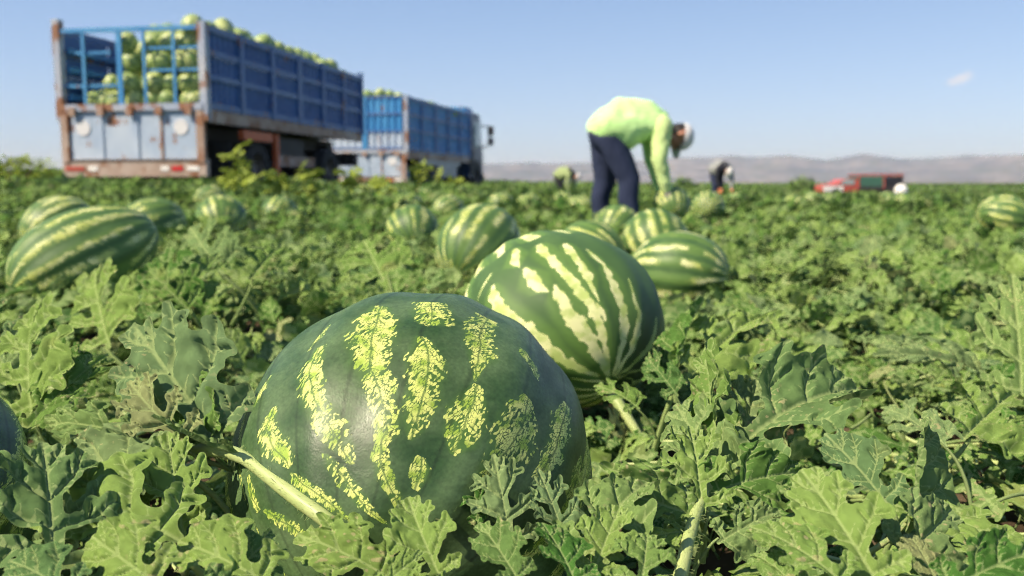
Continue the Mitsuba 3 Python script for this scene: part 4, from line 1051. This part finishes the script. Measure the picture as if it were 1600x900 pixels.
# the lorry in front
TW2 = yaw((-3.03, 26.0, 0), -13)
K2 = thing('cargo_truck', 'bright blue lorry loaded with watermelons standing ahead of the trailer', 'truck')
W2, L2 = 2.5, 6.7
cargo_body(K2, TW2, W2, L2, 1.30, 2.90, 5, 7, 'blue_light', 'blue_frame', False)
tail_lower(K2, TW2, W2, 1.33, 0.62, 0.45)
P_ = lambda name, m, b, sm=False, lb=None: part(K2, name, mikit.ply(m, b, smooth=sm), TW2, lb)
for x0, x1 in ((-W2 + .08, -W2 / 2 - .08), (-W2 / 2 + .08, -.10)):
    for j in range(3):
        z0_, z1_ = 1.42 + j * .49, 1.42 + (j + 1) * .49
        m = ribbed(x1 - x0, z1_ - z0_ - .07, 5, 'x'); m.apply_translation((x0, -.01, z0_ + .03))
        P_('rear_panel', m, 'white_steel' if j == 0 else 'blue_light')
P_('rear_post', box(-W2 / 2, -.02, 2.15, .15, .08, 1.5), 'blue_light')
for z in (1.43, 1.91, 2.40, 2.88):
    P_('rear_rail', box(-W2 / 2, -.035, z, W2 - .14, .05, .06), 'blue_frame')
for yy in (1.6, 2.8):
    for x, o in ((-0.17, 1), (-W2 + 0.17, -1)):
        wheel(K2, x, yy, 0.5, 0.3, yaw((-3.03, 26.0, 0.12), -13), o)
for x, o in ((-0.17, 1), (-W2 + 0.17, -1)):
    wheel(K2, x, L2 + 1.15, 0.5, 0.3, yaw((-3.03, 26.0, 0.12), -13), o)
P_('side_tank', box(-.25, 4.0, .82, .5, 2.1, .42), 'grey_steel')
P_('side_guard', box(-.02, 3.3, 1.08, .05, 4.2, .18), 'grey_steel')
# cab: extruded side profile with raked windscreen and wheel arch
pr = [(0.12, .62), (.62, .62), (.70, .95), (.95, 1.12), (1.35, 1.12), (1.62, .95), (1.70, .52), (2.0, .52), (2.05, 1.5), (1.92, 1.75), (1.62, 2.85), (1.45, 2.97), (.25, 2.97), (.12, 2.85)]
cab = trimesh.creation.extrude_polygon(Polygon(pr), W2 - .1, engine='earcut')
v = cab.vertices; cab = trimesh.Trimesh(np.stack([-v[:, 2] - .05, v[:, 0] + L2, v[:, 1]], 1), cab.faces, process=False); cab.fix_normals()
P_('cab', cab, 'cab_paint')
for s, x in ((1, -.045), (-1, -W2 + .045)):
    pw = trimesh.creation.extrude_polygon(Polygon([(.75, 1.75), (1.78, 1.72), (1.55, 2.65), (.75, 2.65)]), .02, engine='earcut')
    v = pw.vertices; pw = trimesh.Trimesh(np.stack([v[:, 2] + x - .008, v[:, 0] + L2, v[:, 1]], 1), pw.faces, process=False); pw.fix_normals()
    P_('side_window', pw, 'cab_glass')
    P_('mirror_arm', tube([(x, L2 + 1.75, 2.55), (x + s * .3, L2 + 1.85, 2.55), (x + s * .32, L2 + 1.85, 1.85), (x, L2 + 1.85, 1.75)], .035, 6), 'chassis')
    P_('mirror', box(x + s * .36, L2 + 1.83, 2.38, .22, .08, .34), 'chassis')
    P_('mirror', box(x + s * .36, L2 + 1.83, 1.98, .2, .08, .26), 'chassis')
    P_('wheel_arch', cat([box(x - s * .15, L2 + 1.15 + .62 * math.cos(t), .62 + .6 * math.sin(t), .36, .2, .08) for t in np.linspace(0.2, 2.94, 9)]), 'chassis')
P_('cab_lower', box(-.035, L2 + .42, 1.2, .03, .5, .95), 'chassis')
P_('roof_fairing', box(-W2 / 2, L2 + .75, 3.06, W2 - .5, 1.0, .2), 'blue_light')
P_('sun_visor', box(-W2 / 2, L2 + 1.7, 2.9, W2 - .3, .25, .06), 'blue_light')
P_('front_bumper', box(-W2 / 2, L2 + 1.95, .62, W2, .2, .3), 'chassis')

# melons loaded on the trailer and the lorry
LOAD = [mikit_shape for mikit_shape in (melon_shape(unit(np.random.default_rng(60 + i).normal(size=3)), .155, .175, 14, 28, 60 + i, 'load_rind', seed=60 + i, rib=.002) for i in range(12))]
lr = np.random.default_rng(77)


def load_melon(tw, x, y, z, s, label, group):
    k = newkey('watermelon')
    scene[k] = {**LOAD[int(lr.integers(12))], 'to_world': tw @ T().translate([x, y, z]).scale(float(s))}
    labels[k] = {'label': label, 'category': 'watermelon', 'group': group}


g1 = ('pale green watermelon half hidden behind the first layer at the trailer\'s rear gate', 'watermelons behind the trailer\'s rear gate')
PX = lambda px: (px - 328) / 240 * W
rows_ = [(166, [128, 148, 165, 198, 232, 256, 292, 316]), (133, [160, 193, 222, 238, 262, 288, 315]), (99, [194, 230, 250, 275, 300, 316]), (70, [191, 230, 262, 285, 312]), (50, [299, 316])]
for (py, pxs_), rn in zip(rows_, ('lowest', 'second', 'third', 'fourth', 'topmost')):
    for c_, px in enumerate(pxs_):
        z = 3.05 - (py - 35) / 96 + (0.10 if py > 150 else 0.04)
        load_melon(TW, min(PX(px) + lr.normal(0, .02), -.29), 0.24 + lr.uniform(0, .1), z, lr.uniform(.98, 1.28), f'pale watermelon, {ORD[c_]} from the left in the {rn} row behind the trailer gate', g1[1])
for r in range(5):
    for x in np.arange(-1.75 + .12 * r, -.2, .34):
        load_melon(TW, x + lr.normal(0, .03), .62 + lr.uniform(0, .12), 1.76 + .29 * r, 1.05, *g1)
g2 = ('watermelon heaped above the dark blue side of the trailer', 'watermelons heaped on top of the trailer')
for y in np.arange(.7, 7.2, .36):
    for c_, x in enumerate((-.3, -.66, -1.1)):
        if c_ and y < 2.5:
            continue
        load_melon(TW, x + lr.normal(0, .05), y + lr.normal(0, .06), 3.06 + lr.uniform(-.08, .10) + (.12 if x < -.5 else -.02) - .016 * y - (.11 if y < 1.3 else 0), 1.12, *((f'watermelon {ORD[int(round((y - .7) / .36))]} from the rear, heaped along the trailer\'s right top edge', g2[1]) if c_ == 0 else g2))
g3 = ('watermelon heaped on top of the bright blue lorry', 'watermelons heaped on the lorry')
for y in np.arange(.25, 5.8, .42):
    for x in (-.3, -.75, -1.25, -1.8):
        load_melon(TW2, x + lr.normal(0, .06), y + lr.normal(0, .08), 2.80 + lr.uniform(-.05, .08) + (.1 if x < -.5 else -.06) + (.08 if y < 1 else 0), 1.1, *g3)

# the red pick-up far right
K3 = thing('pickup_truck', 'far red pickup with a white front and a dark green slatted load bed', 'truck')
TW3 = yaw((22.3, 58, float(ground_z(22.3, 58))), 0) @ T().scale([1, 1, .86])
P_ = lambda name, m, b, sm=False, lb=None: part(K3, name, mikit.ply(m, b, smooth=sm), TW3, lb)


def side_profile(pts, w):
    m = trimesh.creation.extrude_polygon(Polygon(pts), w, engine='earcut')
    v = m.vertices
    m = trimesh.Trimesh(np.stack([v[:, 0], v[:, 2] - w / 2, v[:, 1]], 1), m.faces, process=False); m.fix_normals()
    return m


P_('body', side_profile([(-2.5, .45), (-.4, .45), (-.4, 1.35), (-.55, 1.42), (-1.25, 1.40), (-1.75, 1.05), (-2.45, .96), (-2.55, .8)], 1.75), 'red_paint')
P_('front_panel', box(-1.95, -.885, .70, 1.25, .03, .38), 'white_paint')
P_('side_window', side_profile([(-.62, 1.02), (-1.58, 1.02), (-1.22, 1.33), (-.62, 1.34)], 1.79), 'cab_glass')
P_('load_bed', box(1.05, 0, .72, 2.8, 1.75, .3), 'chassis')
P_('bed_side', box(.45, -.86, 1.24, 1.6, .05, .74), 'green_tarp')
P_('bed_side', box(1.85, -.86, 1.24, 1.15, .05, .74), 'dark_cloth')
P_('bed_side', box(1.05, .86, 1.24, 2.8, .05, .74), 'green_tarp')
P_('tailboard', box(2.46, 0, 1.25, .08, 1.7, 1.1), 'rust_steel')
for yy in (-.87, .87):
    P_('bed_rail', box(1.05, yy, 1.72, 2.85, .07, .13), 'red_paint')
for x in (-.35, 1.25):
    P_('bed_post', box(x, -.89, 1.2, .09, .05, 1.0), 'red_paint')
for x in (-1.75, 1.6):
    for yy in (-.8, .8):
        r = trimesh.creation.cylinder(.36, .22, sections=28); r.apply_transform(trimesh.transformations.rotation_matrix(np.pi / 2, [1, 0, 0])); r.apply_translation((x, yy, .36))
        P_('wheel', mikit and r, 'rubber', 35)
# white sack beside it
sk = trimesh.creation.icosphere(3); v = sk.vertices
v = v * [.40, .36, .44] * (1 + .18 * (meshkit.fbm(v * 2.2, 3, 6)[:, None] - .5)); v[:, 2] = np.maximum(v[:, 2], -.36)
k = newkey('sack'); scene[k] = mikit.ply(trimesh.Trimesh(v, sk.faces, process=False), 'white_paint', smooth=True, to_world=T().translate([24.6, 57.0, float(ground_z(24.6, 57)) + .46]))
labels[k] = {'label': 'round white sack beside the tail of the red pickup', 'category': 'sack'}


# ---------------------------------------------------------------- people
def hull_chain(joints, bones, length=0.02, smooth=14):
    ms = []
    for a, b in bones:
        (pa, ra), (pb, rb) = joints[a], joints[b]
        sa = m3.Manifold.sphere(ra, 20).translate([float(v) for v in pa])
        sb = m3.Manifold.sphere(rb, 20).translate([float(v) for v in pb])
        ms.append(m3.Manifold.batch_hull([sa, sb]))
    m = m3.Manifold.batch_boolean(ms, m3.OpType.Add).refine_to_length(length).to_mesh()
    t = trimesh.Trimesh(m.vert_properties[:, :3], m.tri_verts, process=True)
    trimesh.smoothing.filter_taubin(t, iterations=smooth)
    return t


def hand_joints(J, B, nm, wrist, d, side, spread):
    """Palm, four fingers and a thumb after the wrist; d: direction of the hand, side: across the palm towards the thumb, spread: palm normal (curl)."""
    d, side, curl = unit(d), unit(side), unit(spread)
    w = np.asarray(wrist, float)
    for i, (o, l) in enumerate(((.030, .068), (.010, .078), (-.010, .072), (-.028, .056))):
        k = f'{nm}f{i}'
        a = w + d * .085 + side * o
        J[k + 'p'] = (w + d * .02 + side * o * .6, .017); J[k + 'a'] = (a, .0125)
        J[k + 'b'] = (a + unit(d + curl * .35) * l * .5, .0105); J[k + 'c'] = (J[k + 'b'][0] + unit(d + curl * 1.1) * l * .5, .009)
        B += [(nm, k + 'p'), (k + 'p', k + 'a'), (k + 'a', k + 'b'), (k + 'b', k + 'c')]
        if i:
            B.append((f'{nm}f{i-1}a', k + 'a'))
    t = w + d * .03 + side * .03
    J[nm + 't0'] = (t, .014); J[nm + 't1'] = (t + unit(d * .7 + side + curl * .3) * .035, .0115); J[nm + 't2'] = (t + unit(d * .7 + side + curl * .3) * .035 + unit(d + side * .3 + curl * .5) * .03, .010)
    B += [(nm, nm + 't0'), (nm + 't0', nm + 't1'), (nm + 't1', nm + 't2')]


def head_parts(K, c, crown, face, cap_b, brim=True, hair=True, R=.098):
    """Face features, cap and hair round the head centre c. Returns nothing; parts go to K."""
    z, y = unit(crown), None
    y = unit(np.asarray(face) - np.dot(face, z) * z); x = np.cross(y, z)
    M = np.eye(4); M[:3, 0], M[:3, 1], M[:3, 2], M[:3, 3] = x, y, z, c
    dome = trimesh.creation.icosphere(3)
    v = dome.vertices * [.092, .112, .095]
    dome = trimesh.Trimesh(v, dome.faces, process=False)
    dome = trimesh.intersections.slice_mesh_plane(dome, [0, 0, 1], [0, 0, -.012])
    dome.apply_translation([0, -.002, .035])
    dome.apply_transform(M)
    kc = part(K, 'cap', mikit.ply(dome, cap_b, smooth=True))
    if brim:
        a = np.linspace(-1.15, 1.15, 15)
        pts = []
        for r0, dz in ((.088, .030), (.165, .012)):
            for t in a:
                pts.append([math.sin(t) * r0 * .92, math.cos(t) * r0 * (1.05 if r0 < .1 else 1.12), dz - .02 * abs(math.sin(t))])
        n = len(a); f = []
        for i in range(n - 1):
            f += [[i, i + 1, n + i + 1], [i, n + i + 1, n + i]]
        b = trimesh.Trimesh(pts + [[q[0], q[1], q[2] - .006] for q in pts], f + [[2 * n + q for q in t[::-1]] for t in f], process=False)
        b.apply_transform(M)
        part(kc, 'brim', mikit.ply(b, cap_b, smooth=True))
    if hair:
        h = trimesh.creation.icosphere(3); v = h.vertices * [.084, .102, .10]
        h = trimesh.Trimesh(v, h.faces, process=False)
        h = trimesh.intersections.slice_mesh_plane(h, [0, -1, .0], [0, -.012, 0])
        h.apply_translation([0, -.006, .002]); h.apply_transform(M)
        part(K, 'hair', mikit.ply(h, 'hair', smooth=True))
    eyes = cat([trimesh.creation.icosphere(1, .008).apply_translation([s * .03, .093, .0]) for s in (-1, 1)])
    eyes.apply_transform(M)
    part(K, 'eyes', mikit.ply(eyes, 'hair', smooth=True))
    return M


def head_mesh_joints(J, B, neck, c, crown, face):
    z = unit(crown); y = unit(np.asarray(face) - np.dot(face, z) * z); x = np.cross(y, z)
    P = lambda a, b, d: np.asarray(c) + a * x + b * y + d * z
    J['skull'] = (P(0, -.012, .03), .086); J['face'] = (P(0, .028, -.02), .064); J['chin'] = (P(0, .058, -.088), .026); J['jawl'] = (P(.04, .02, -.065), .028); J['jawr'] = (P(-.04, .02, -.065), .028)
    J['nose0'] = (P(0, .09, .0), .010); J['nose1'] = (P(0, .108, -.035), .013); J['earl'] = (P(.08, -.01, -.02), .016); J['earr'] = (P(-.08, -.01, -.02), .016)
    J['earl2'] = (P(.084, -.012, .015), .013); J['earr2'] = (P(-.084, -.012, .015), .013); J['lip0'] = (P(.016, .083, -.062), .011); J['lip1'] = (P(-.016, .083, -.062), .011); J['occ'] = (P(0, -.04, -.04), .05)
    B += [('skull', 'face'), ('face', 'chin'), ('face', 'jawl'), ('face', 'jawr'), ('chin', 'jawl'), ('chin', 'jawr'), ('nose0', 'nose1'), ('face', 'nose0'), ('earl', 'earl2'), ('earr', 'earr2'), ('skull', 'earl'), ('skull', 'earr'),
          ('lip0', 'lip1'), ('face', 'lip0'), (neck, 'occ'), ('occ', 'skull'), ('occ', 'face')]


def bending_person(o, label, shirt, sleeve, trousers, capb, yawdeg, fore, gloves=None, s=1.0, vest=None, group=None):
    """A person bent forward from the hips, arms hanging. Built facing +x at the origin (ground z = 0), then turned and moved to o."""
    K = thing('person', label, 'person', group)
    tw = T().translate([float(v) for v in o]).rotate([0, 0, 1], yawdeg).scale(s)
    J, B = {}, []
    hip = np.array([0, 0, .88])
    J['hipc'] = (hip, .13); J['belly'] = (np.array([.16, 0, .93]), .13); J['chest'] = (np.array([.32, 0, .925]), .125); J['neck0'] = (np.array([.46, 0, .905]), .06); J['neck1'] = (np.array([.515, 0, .872]), .052)
    B += [('hipc', 'belly'), ('belly', 'chest'), ('chest', 'neck0'), ('neck0', 'neck1')]
    hc, crown, face = np.array([.59, 0, .825]), np.array([.86, 0, -.10]), np.array([.12, 0, -1.0])
    head_mesh_joints(J, B, 'neck1', hc, crown, face)
    ex = fore
    for sd, nm in ((1, 'l'), (-1, 'r')):
        sh = np.array([.39, sd * .17, .90])
        el = sh + np.array([-.04 + ex * .02 + (.06 if sd > 0 else 0), sd * .03, -.27]); wr = el + np.array([.04 + ex * .03, -sd * .03, -.235])
        J['sh' + nm] = (sh, .062); J['el' + nm] = (el, .044); J['wr' + nm] = (wr, .028)
        B += [('chest', 'sh' + nm), ('sh' + nm, 'el' + nm), ('el' + nm, 'wr' + nm)]
        hand_joints(J, B, 'wr' + nm, wr, (.35, 0, -1), (.9, -sd * .4, .3), (-.1, -sd * 1.0, 0))
        hp = np.array([0.0, sd * .095, .86]); kn = np.array([.03 + (.11 if sd < 0 else -.03), sd * .13, .47]); an = np.array([.0 + (.18 if sd < 0 else -.02), sd * .14, .08])
        J['hp' + nm] = (hp, .105); J['kn' + nm] = (kn, .062); J['an' + nm] = (an, .042); J['toe' + nm] = (an + [.17, sd * .02, -.045], .032); J['heel' + nm] = (an + [-.03, 0, -.04], .036)
        J['calf' + nm] = (kn * .6 + an * .4 + [-.025, 0, 0], .058)
        B += [('hipc', 'hp' + nm), ('hp' + nm, 'kn' + nm), ('kn' + nm, 'calf' + nm), ('calf' + nm, 'an' + nm), ('an' + nm, 'toe' + nm), ('an' + nm, 'heel' + nm), ('heel' + nm, 'toe' + nm)]
    body = hull_chain(J, B, .012, 6)
    part(K, 'body', mikit.ply(body, 'skin', smooth=True), tw)
    # clothes: fuller chains over the body
    C, D = {}, []
    C['a'] = (np.array([-.01, 0, .905]), .155); C['b'] = (np.array([.13, 0, .97]), .170); C['b2'] = (np.array([.14, 0, .88]), .165); C['c'] = (np.array([.29, 0, .955]), .165); C['d'] = (np.array([.42, 0, .915]), .10); C['e'] = (np.array([.05, 0, .84]), .15)
    for sd, nm in ((1, 'l'), (-1, 'r')):
        C['t' + nm] = (np.array([.32, sd * .11, .915]), .115); C['s' + nm] = (np.array([-.005, sd * .09, .90]), .145); C['u' + nm] = (np.array([.12, sd * .09, .86]), .15)
        D += [('a', 's' + nm), ('s' + nm, 'u' + nm), ('u' + nm, 'b2'), ('u' + nm, 't' + nm), ('c', 't' + nm), ('t' + nm, 'd'), ('b', 't' + nm), ('b2', 't' + nm)]
    D += [('a', 'b'), ('b', 'c'), ('c', 'd'), ('b', 'b2'), ('a', 'b2'), ('b2', 'c'), ('e', 'b2'), ('a', 'e')]
    sh_ = hull_chain(C, D, .025, 10)
    q = sh_.vertices
    sh_.vertices = q + sh_.vertex_normals * (.055 * (meshkit.fbm(q * [13, 7, 5], 3, 7)[:, None] - .5))
    part(K, 'shirt', mikit.ply(sh_, shirt, smooth=True), tw)
    for nm in 'lr':
        Sj = {k: (J[k + nm][0], r) for k, r in (('sh', .088), ('el', .064), ('wr', .046))}
        sl = hull_chain(Sj, [('sh', 'el'), ('el', 'wr')], .02, 8)
        q = sl.vertices; sl.vertices = q + sl.vertex_normals * (.022 * (meshkit.fbm(q * 16, 2, 3)[:, None] - .5))
        part(K, 'sleeve', mikit.ply(sl, sleeve if nm == 'r' else shirt, smooth=True), tw)
        if gloves:
            Gj, Gb = {}, []
            Gj['wr'] = (J['wr' + nm][0] + np.array([.02, 0, -.05]), .034)
            sd = 1 if nm == 'l' else -1
            hand_joints(Gj, Gb, 'wr', J['wr' + nm][0] + np.array([.008, 0, -.02]), (.35, 0, -1), (.9, -sd * .4, .3), (-.1, -sd * 1.0, 0))
            Gj = {k: (p_, r_ + .006) for k, (p_, r_) in Gj.items()}
            part(K, 'glove', mikit.ply(hull_chain(Gj, Gb, .01, 4), gloves, smooth=True), tw)
    E, Fb = {'hc': (np.array([-.035, 0, .84]), .135)}, []
    for nm in 'lr':
        for k, r in (('hp', .116), ('kn', .090), ('calf', .082), ('an', .070)):
            E[k + nm] = (J[k + nm][0] + np.array([-.02, 0, -.05]) * (k == 'hp'), r)
        Fb += [('hc', 'hp' + nm), ('hp' + nm, 'kn' + nm), ('kn' + nm, 'calf' + nm), ('calf' + nm, 'an' + nm)]
    tr = hull_chain(E, Fb, .025, 8)
    q = tr.vertices; tr.vertices = q + tr.vertex_normals * (.02 * (meshkit.fbm(q * [12, 12, 6], 2, 5)[:, None] - .5))
    part(K, 'trousers', mikit.ply(tr, trousers, smooth=True), tw)
    if vest:
        Vj = {k: (p_ + np.array([.03, 0, -.02]), r * 1.04) for k, (p_, r) in C.items() if k in ('b2', 'c', 'd', 'tl', 'tr')}
        part(K, 'vest', mikit.ply(hull_chain(Vj, [('b2', 'c'), ('c', 'd'), ('c', 'tl'), ('c', 'tr'), ('tl', 'd'), ('tr', 'd'), ('b2', 'tl'), ('b2', 'tr')], .03, 8), vest, smooth=True), tw)
    for nm in 'lr':
        Sj = {k: (J[k + nm][0], r) for k, r in (('an', .052), ('toe', .042), ('heel', .046))}
        part(K, 'shoe', mikit.ply(hull_chain(Sj, [('an', 'heel'), ('heel', 'toe'), ('an', 'toe')], .015, 5), 'dark_cloth', smooth=True), tw)
    before = set(scene)
    head_parts(K, hc, crown, face, capb)
    for k in set(scene) - before:
        scene[k]['to_world'] = tw
    return K


bending_person((0.79, 7.4, ground_z(.79, 7.4) + .0), 'man in a neon green shirt, navy trousers and pale cap bending to lift a watermelon', 'neon_cloth', 'yellow_sleeve', 'navy_cloth', 'cap_cloth', 8, 1.0, gloves='grey_glove', s=1.0)
bending_person((5.05, 22.3, ground_z(5.05, 22.3) - .02), 'distant worker in grey shirt and dark vest with orange gloves, right of the bending man', 'grey_cloth', 'dark_cloth', 'navy_cloth', 'cap_cloth', -70, .4, gloves='orange_glove', s=.92, vest='dark_cloth')
bending_person((1.30, 25.0, ground_z(1.3, 25) - .12), 'distant crouched worker in an olive shirt and white cap, left of the bending man', 'olive_cloth', 'olive_cloth', 'dark_cloth', 'cap_cloth', -25, .3, s=.9, vest='dark_cloth')


# ---------------------------------------------------------------- weeds and bushes
def weed(x, y, h, n, label, tint, group=None, spread=.5, size=.19):
    n = int(n * 1.35)
    K = thing('weed', label, 'weed', group)
    h *= 0.92
    g = float(ground_z(x, y))
    st = spline([[x, y, g], [x + rng.normal(0, .03), y, g + h * .5], [x + rng.normal(0, .06), y, g + h]], 10)
    part(K, 'stem', mikit.ply(tube(st, np.linspace(.012, .005, 10), 6), 'stalk_bsdf', smooth=True))
    Fr = scatter_frames(n, rng)
    for i in range(n):
        t = .25 + .75 * (i + 1) / n
        b = np.array([np.interp(t, np.linspace(0, 1, 10), st[:, c]) for c in range(3)])
        v, f, uv = MB_[int(rng.integers(len(MB_)))]
        leaf_part(K, v * [1.25, 1, 1], f, uv, tint + int(rng.integers(0, 3)), Fr[i], b + Fr[i][:, 1] * rng.uniform(.02, .10) * spread, size * rng.uniform(.7, 1.15))


YT = [900, 904, 908, 912]


bs_ = leaf_color
weed(-2.98, 9.8, .74, 13, 'tallest yellow-green weed standing up before the trailer\'s rear wheel', 60)
weed(-2.62, 10.2, .48, 14, 'bushy weed just right of the tallest one before the trailer', 60)
weed(-2.30, 10.0, .54, 14, 'bushy weed in front of the orange bracket of the trailer', 60)
weed(-3.3, 10.6, .42, 10, 'low weed left of the tallest one, below the trailer\'s rear corner', 60)
weed(-1.95, 11.0, .42, 12, 'weed before the front wheel of the trailer', 60)
weed(-1.60, 11.5, .36, 10, 'low weed right of the front wheel of the trailer', 60)
weed(-2.05, 20.0, .74, 18, 'tall weed before the rear wheels of the bright blue lorry', 60, size=.26)
weed(-1.65, 20.0, .5, 14, 'weed right of the tall one before the bright blue lorry', 60, size=.24)
weed(-1.2, 19.0, .45, 12, 'low weed before the cab of the bright blue lorry', 60, size=.22)


def bush(x, y, w, h, label, n=260, size=.2, tints=(0, 40)):
    K = thing('bush', label, 'bush')
    g = float(ground_z(x, y))
    part(K, 'stem', mikit.ply(cat([tube([[x, y, g], [x + w * .25 * math.cos(a), y + w * .25 * math.sin(a), g + h * .6]], [.04 * h, .02 * h], 6) for a in np.arange(5) * 1.26]), 'bark'))
    d = rng.normal(size=(n, 3)); d /= np.linalg.norm(d, axis=1, keepdims=True)
    r = rng.uniform(.35, 1, n) ** .5 * (.75 + .5 * meshkit.noise(d * 2.2, 3))
    p_ = np.array([x, y, g + h * .5]) + d * r[:, None] * [w / 2, w / 2, h / 2]
    a, b, c = leaf_mass(FB, p_, scatter_frames(n, rng, 1.2), rng.uniform(.6, 1.2, n) * size, rng.integers(tints[0], tints[1], n))
    k = part(K, 'crown', mikit.ply((a, b), 'leaf_bsdf', smooth=True, uv=c))


bush(-7.45, 13.6, 1.0, .52, 'low green bush at the left edge beside the trailer', 420, .10, (60, 80))
bush(-8.6, 13.8, 1.4, .42, 'spreading bush at the far left edge, half cut by the picture\'s side', 420, .10, (60, 80))
bush(19.6, 61, 1.9, 1.45, 'dark green bush left of the red pickup', 320, .3)
bush(9.9, 52, 1.2, 1.2, 'small bush on the plain behind the bending man\'s hands', 240, .25)
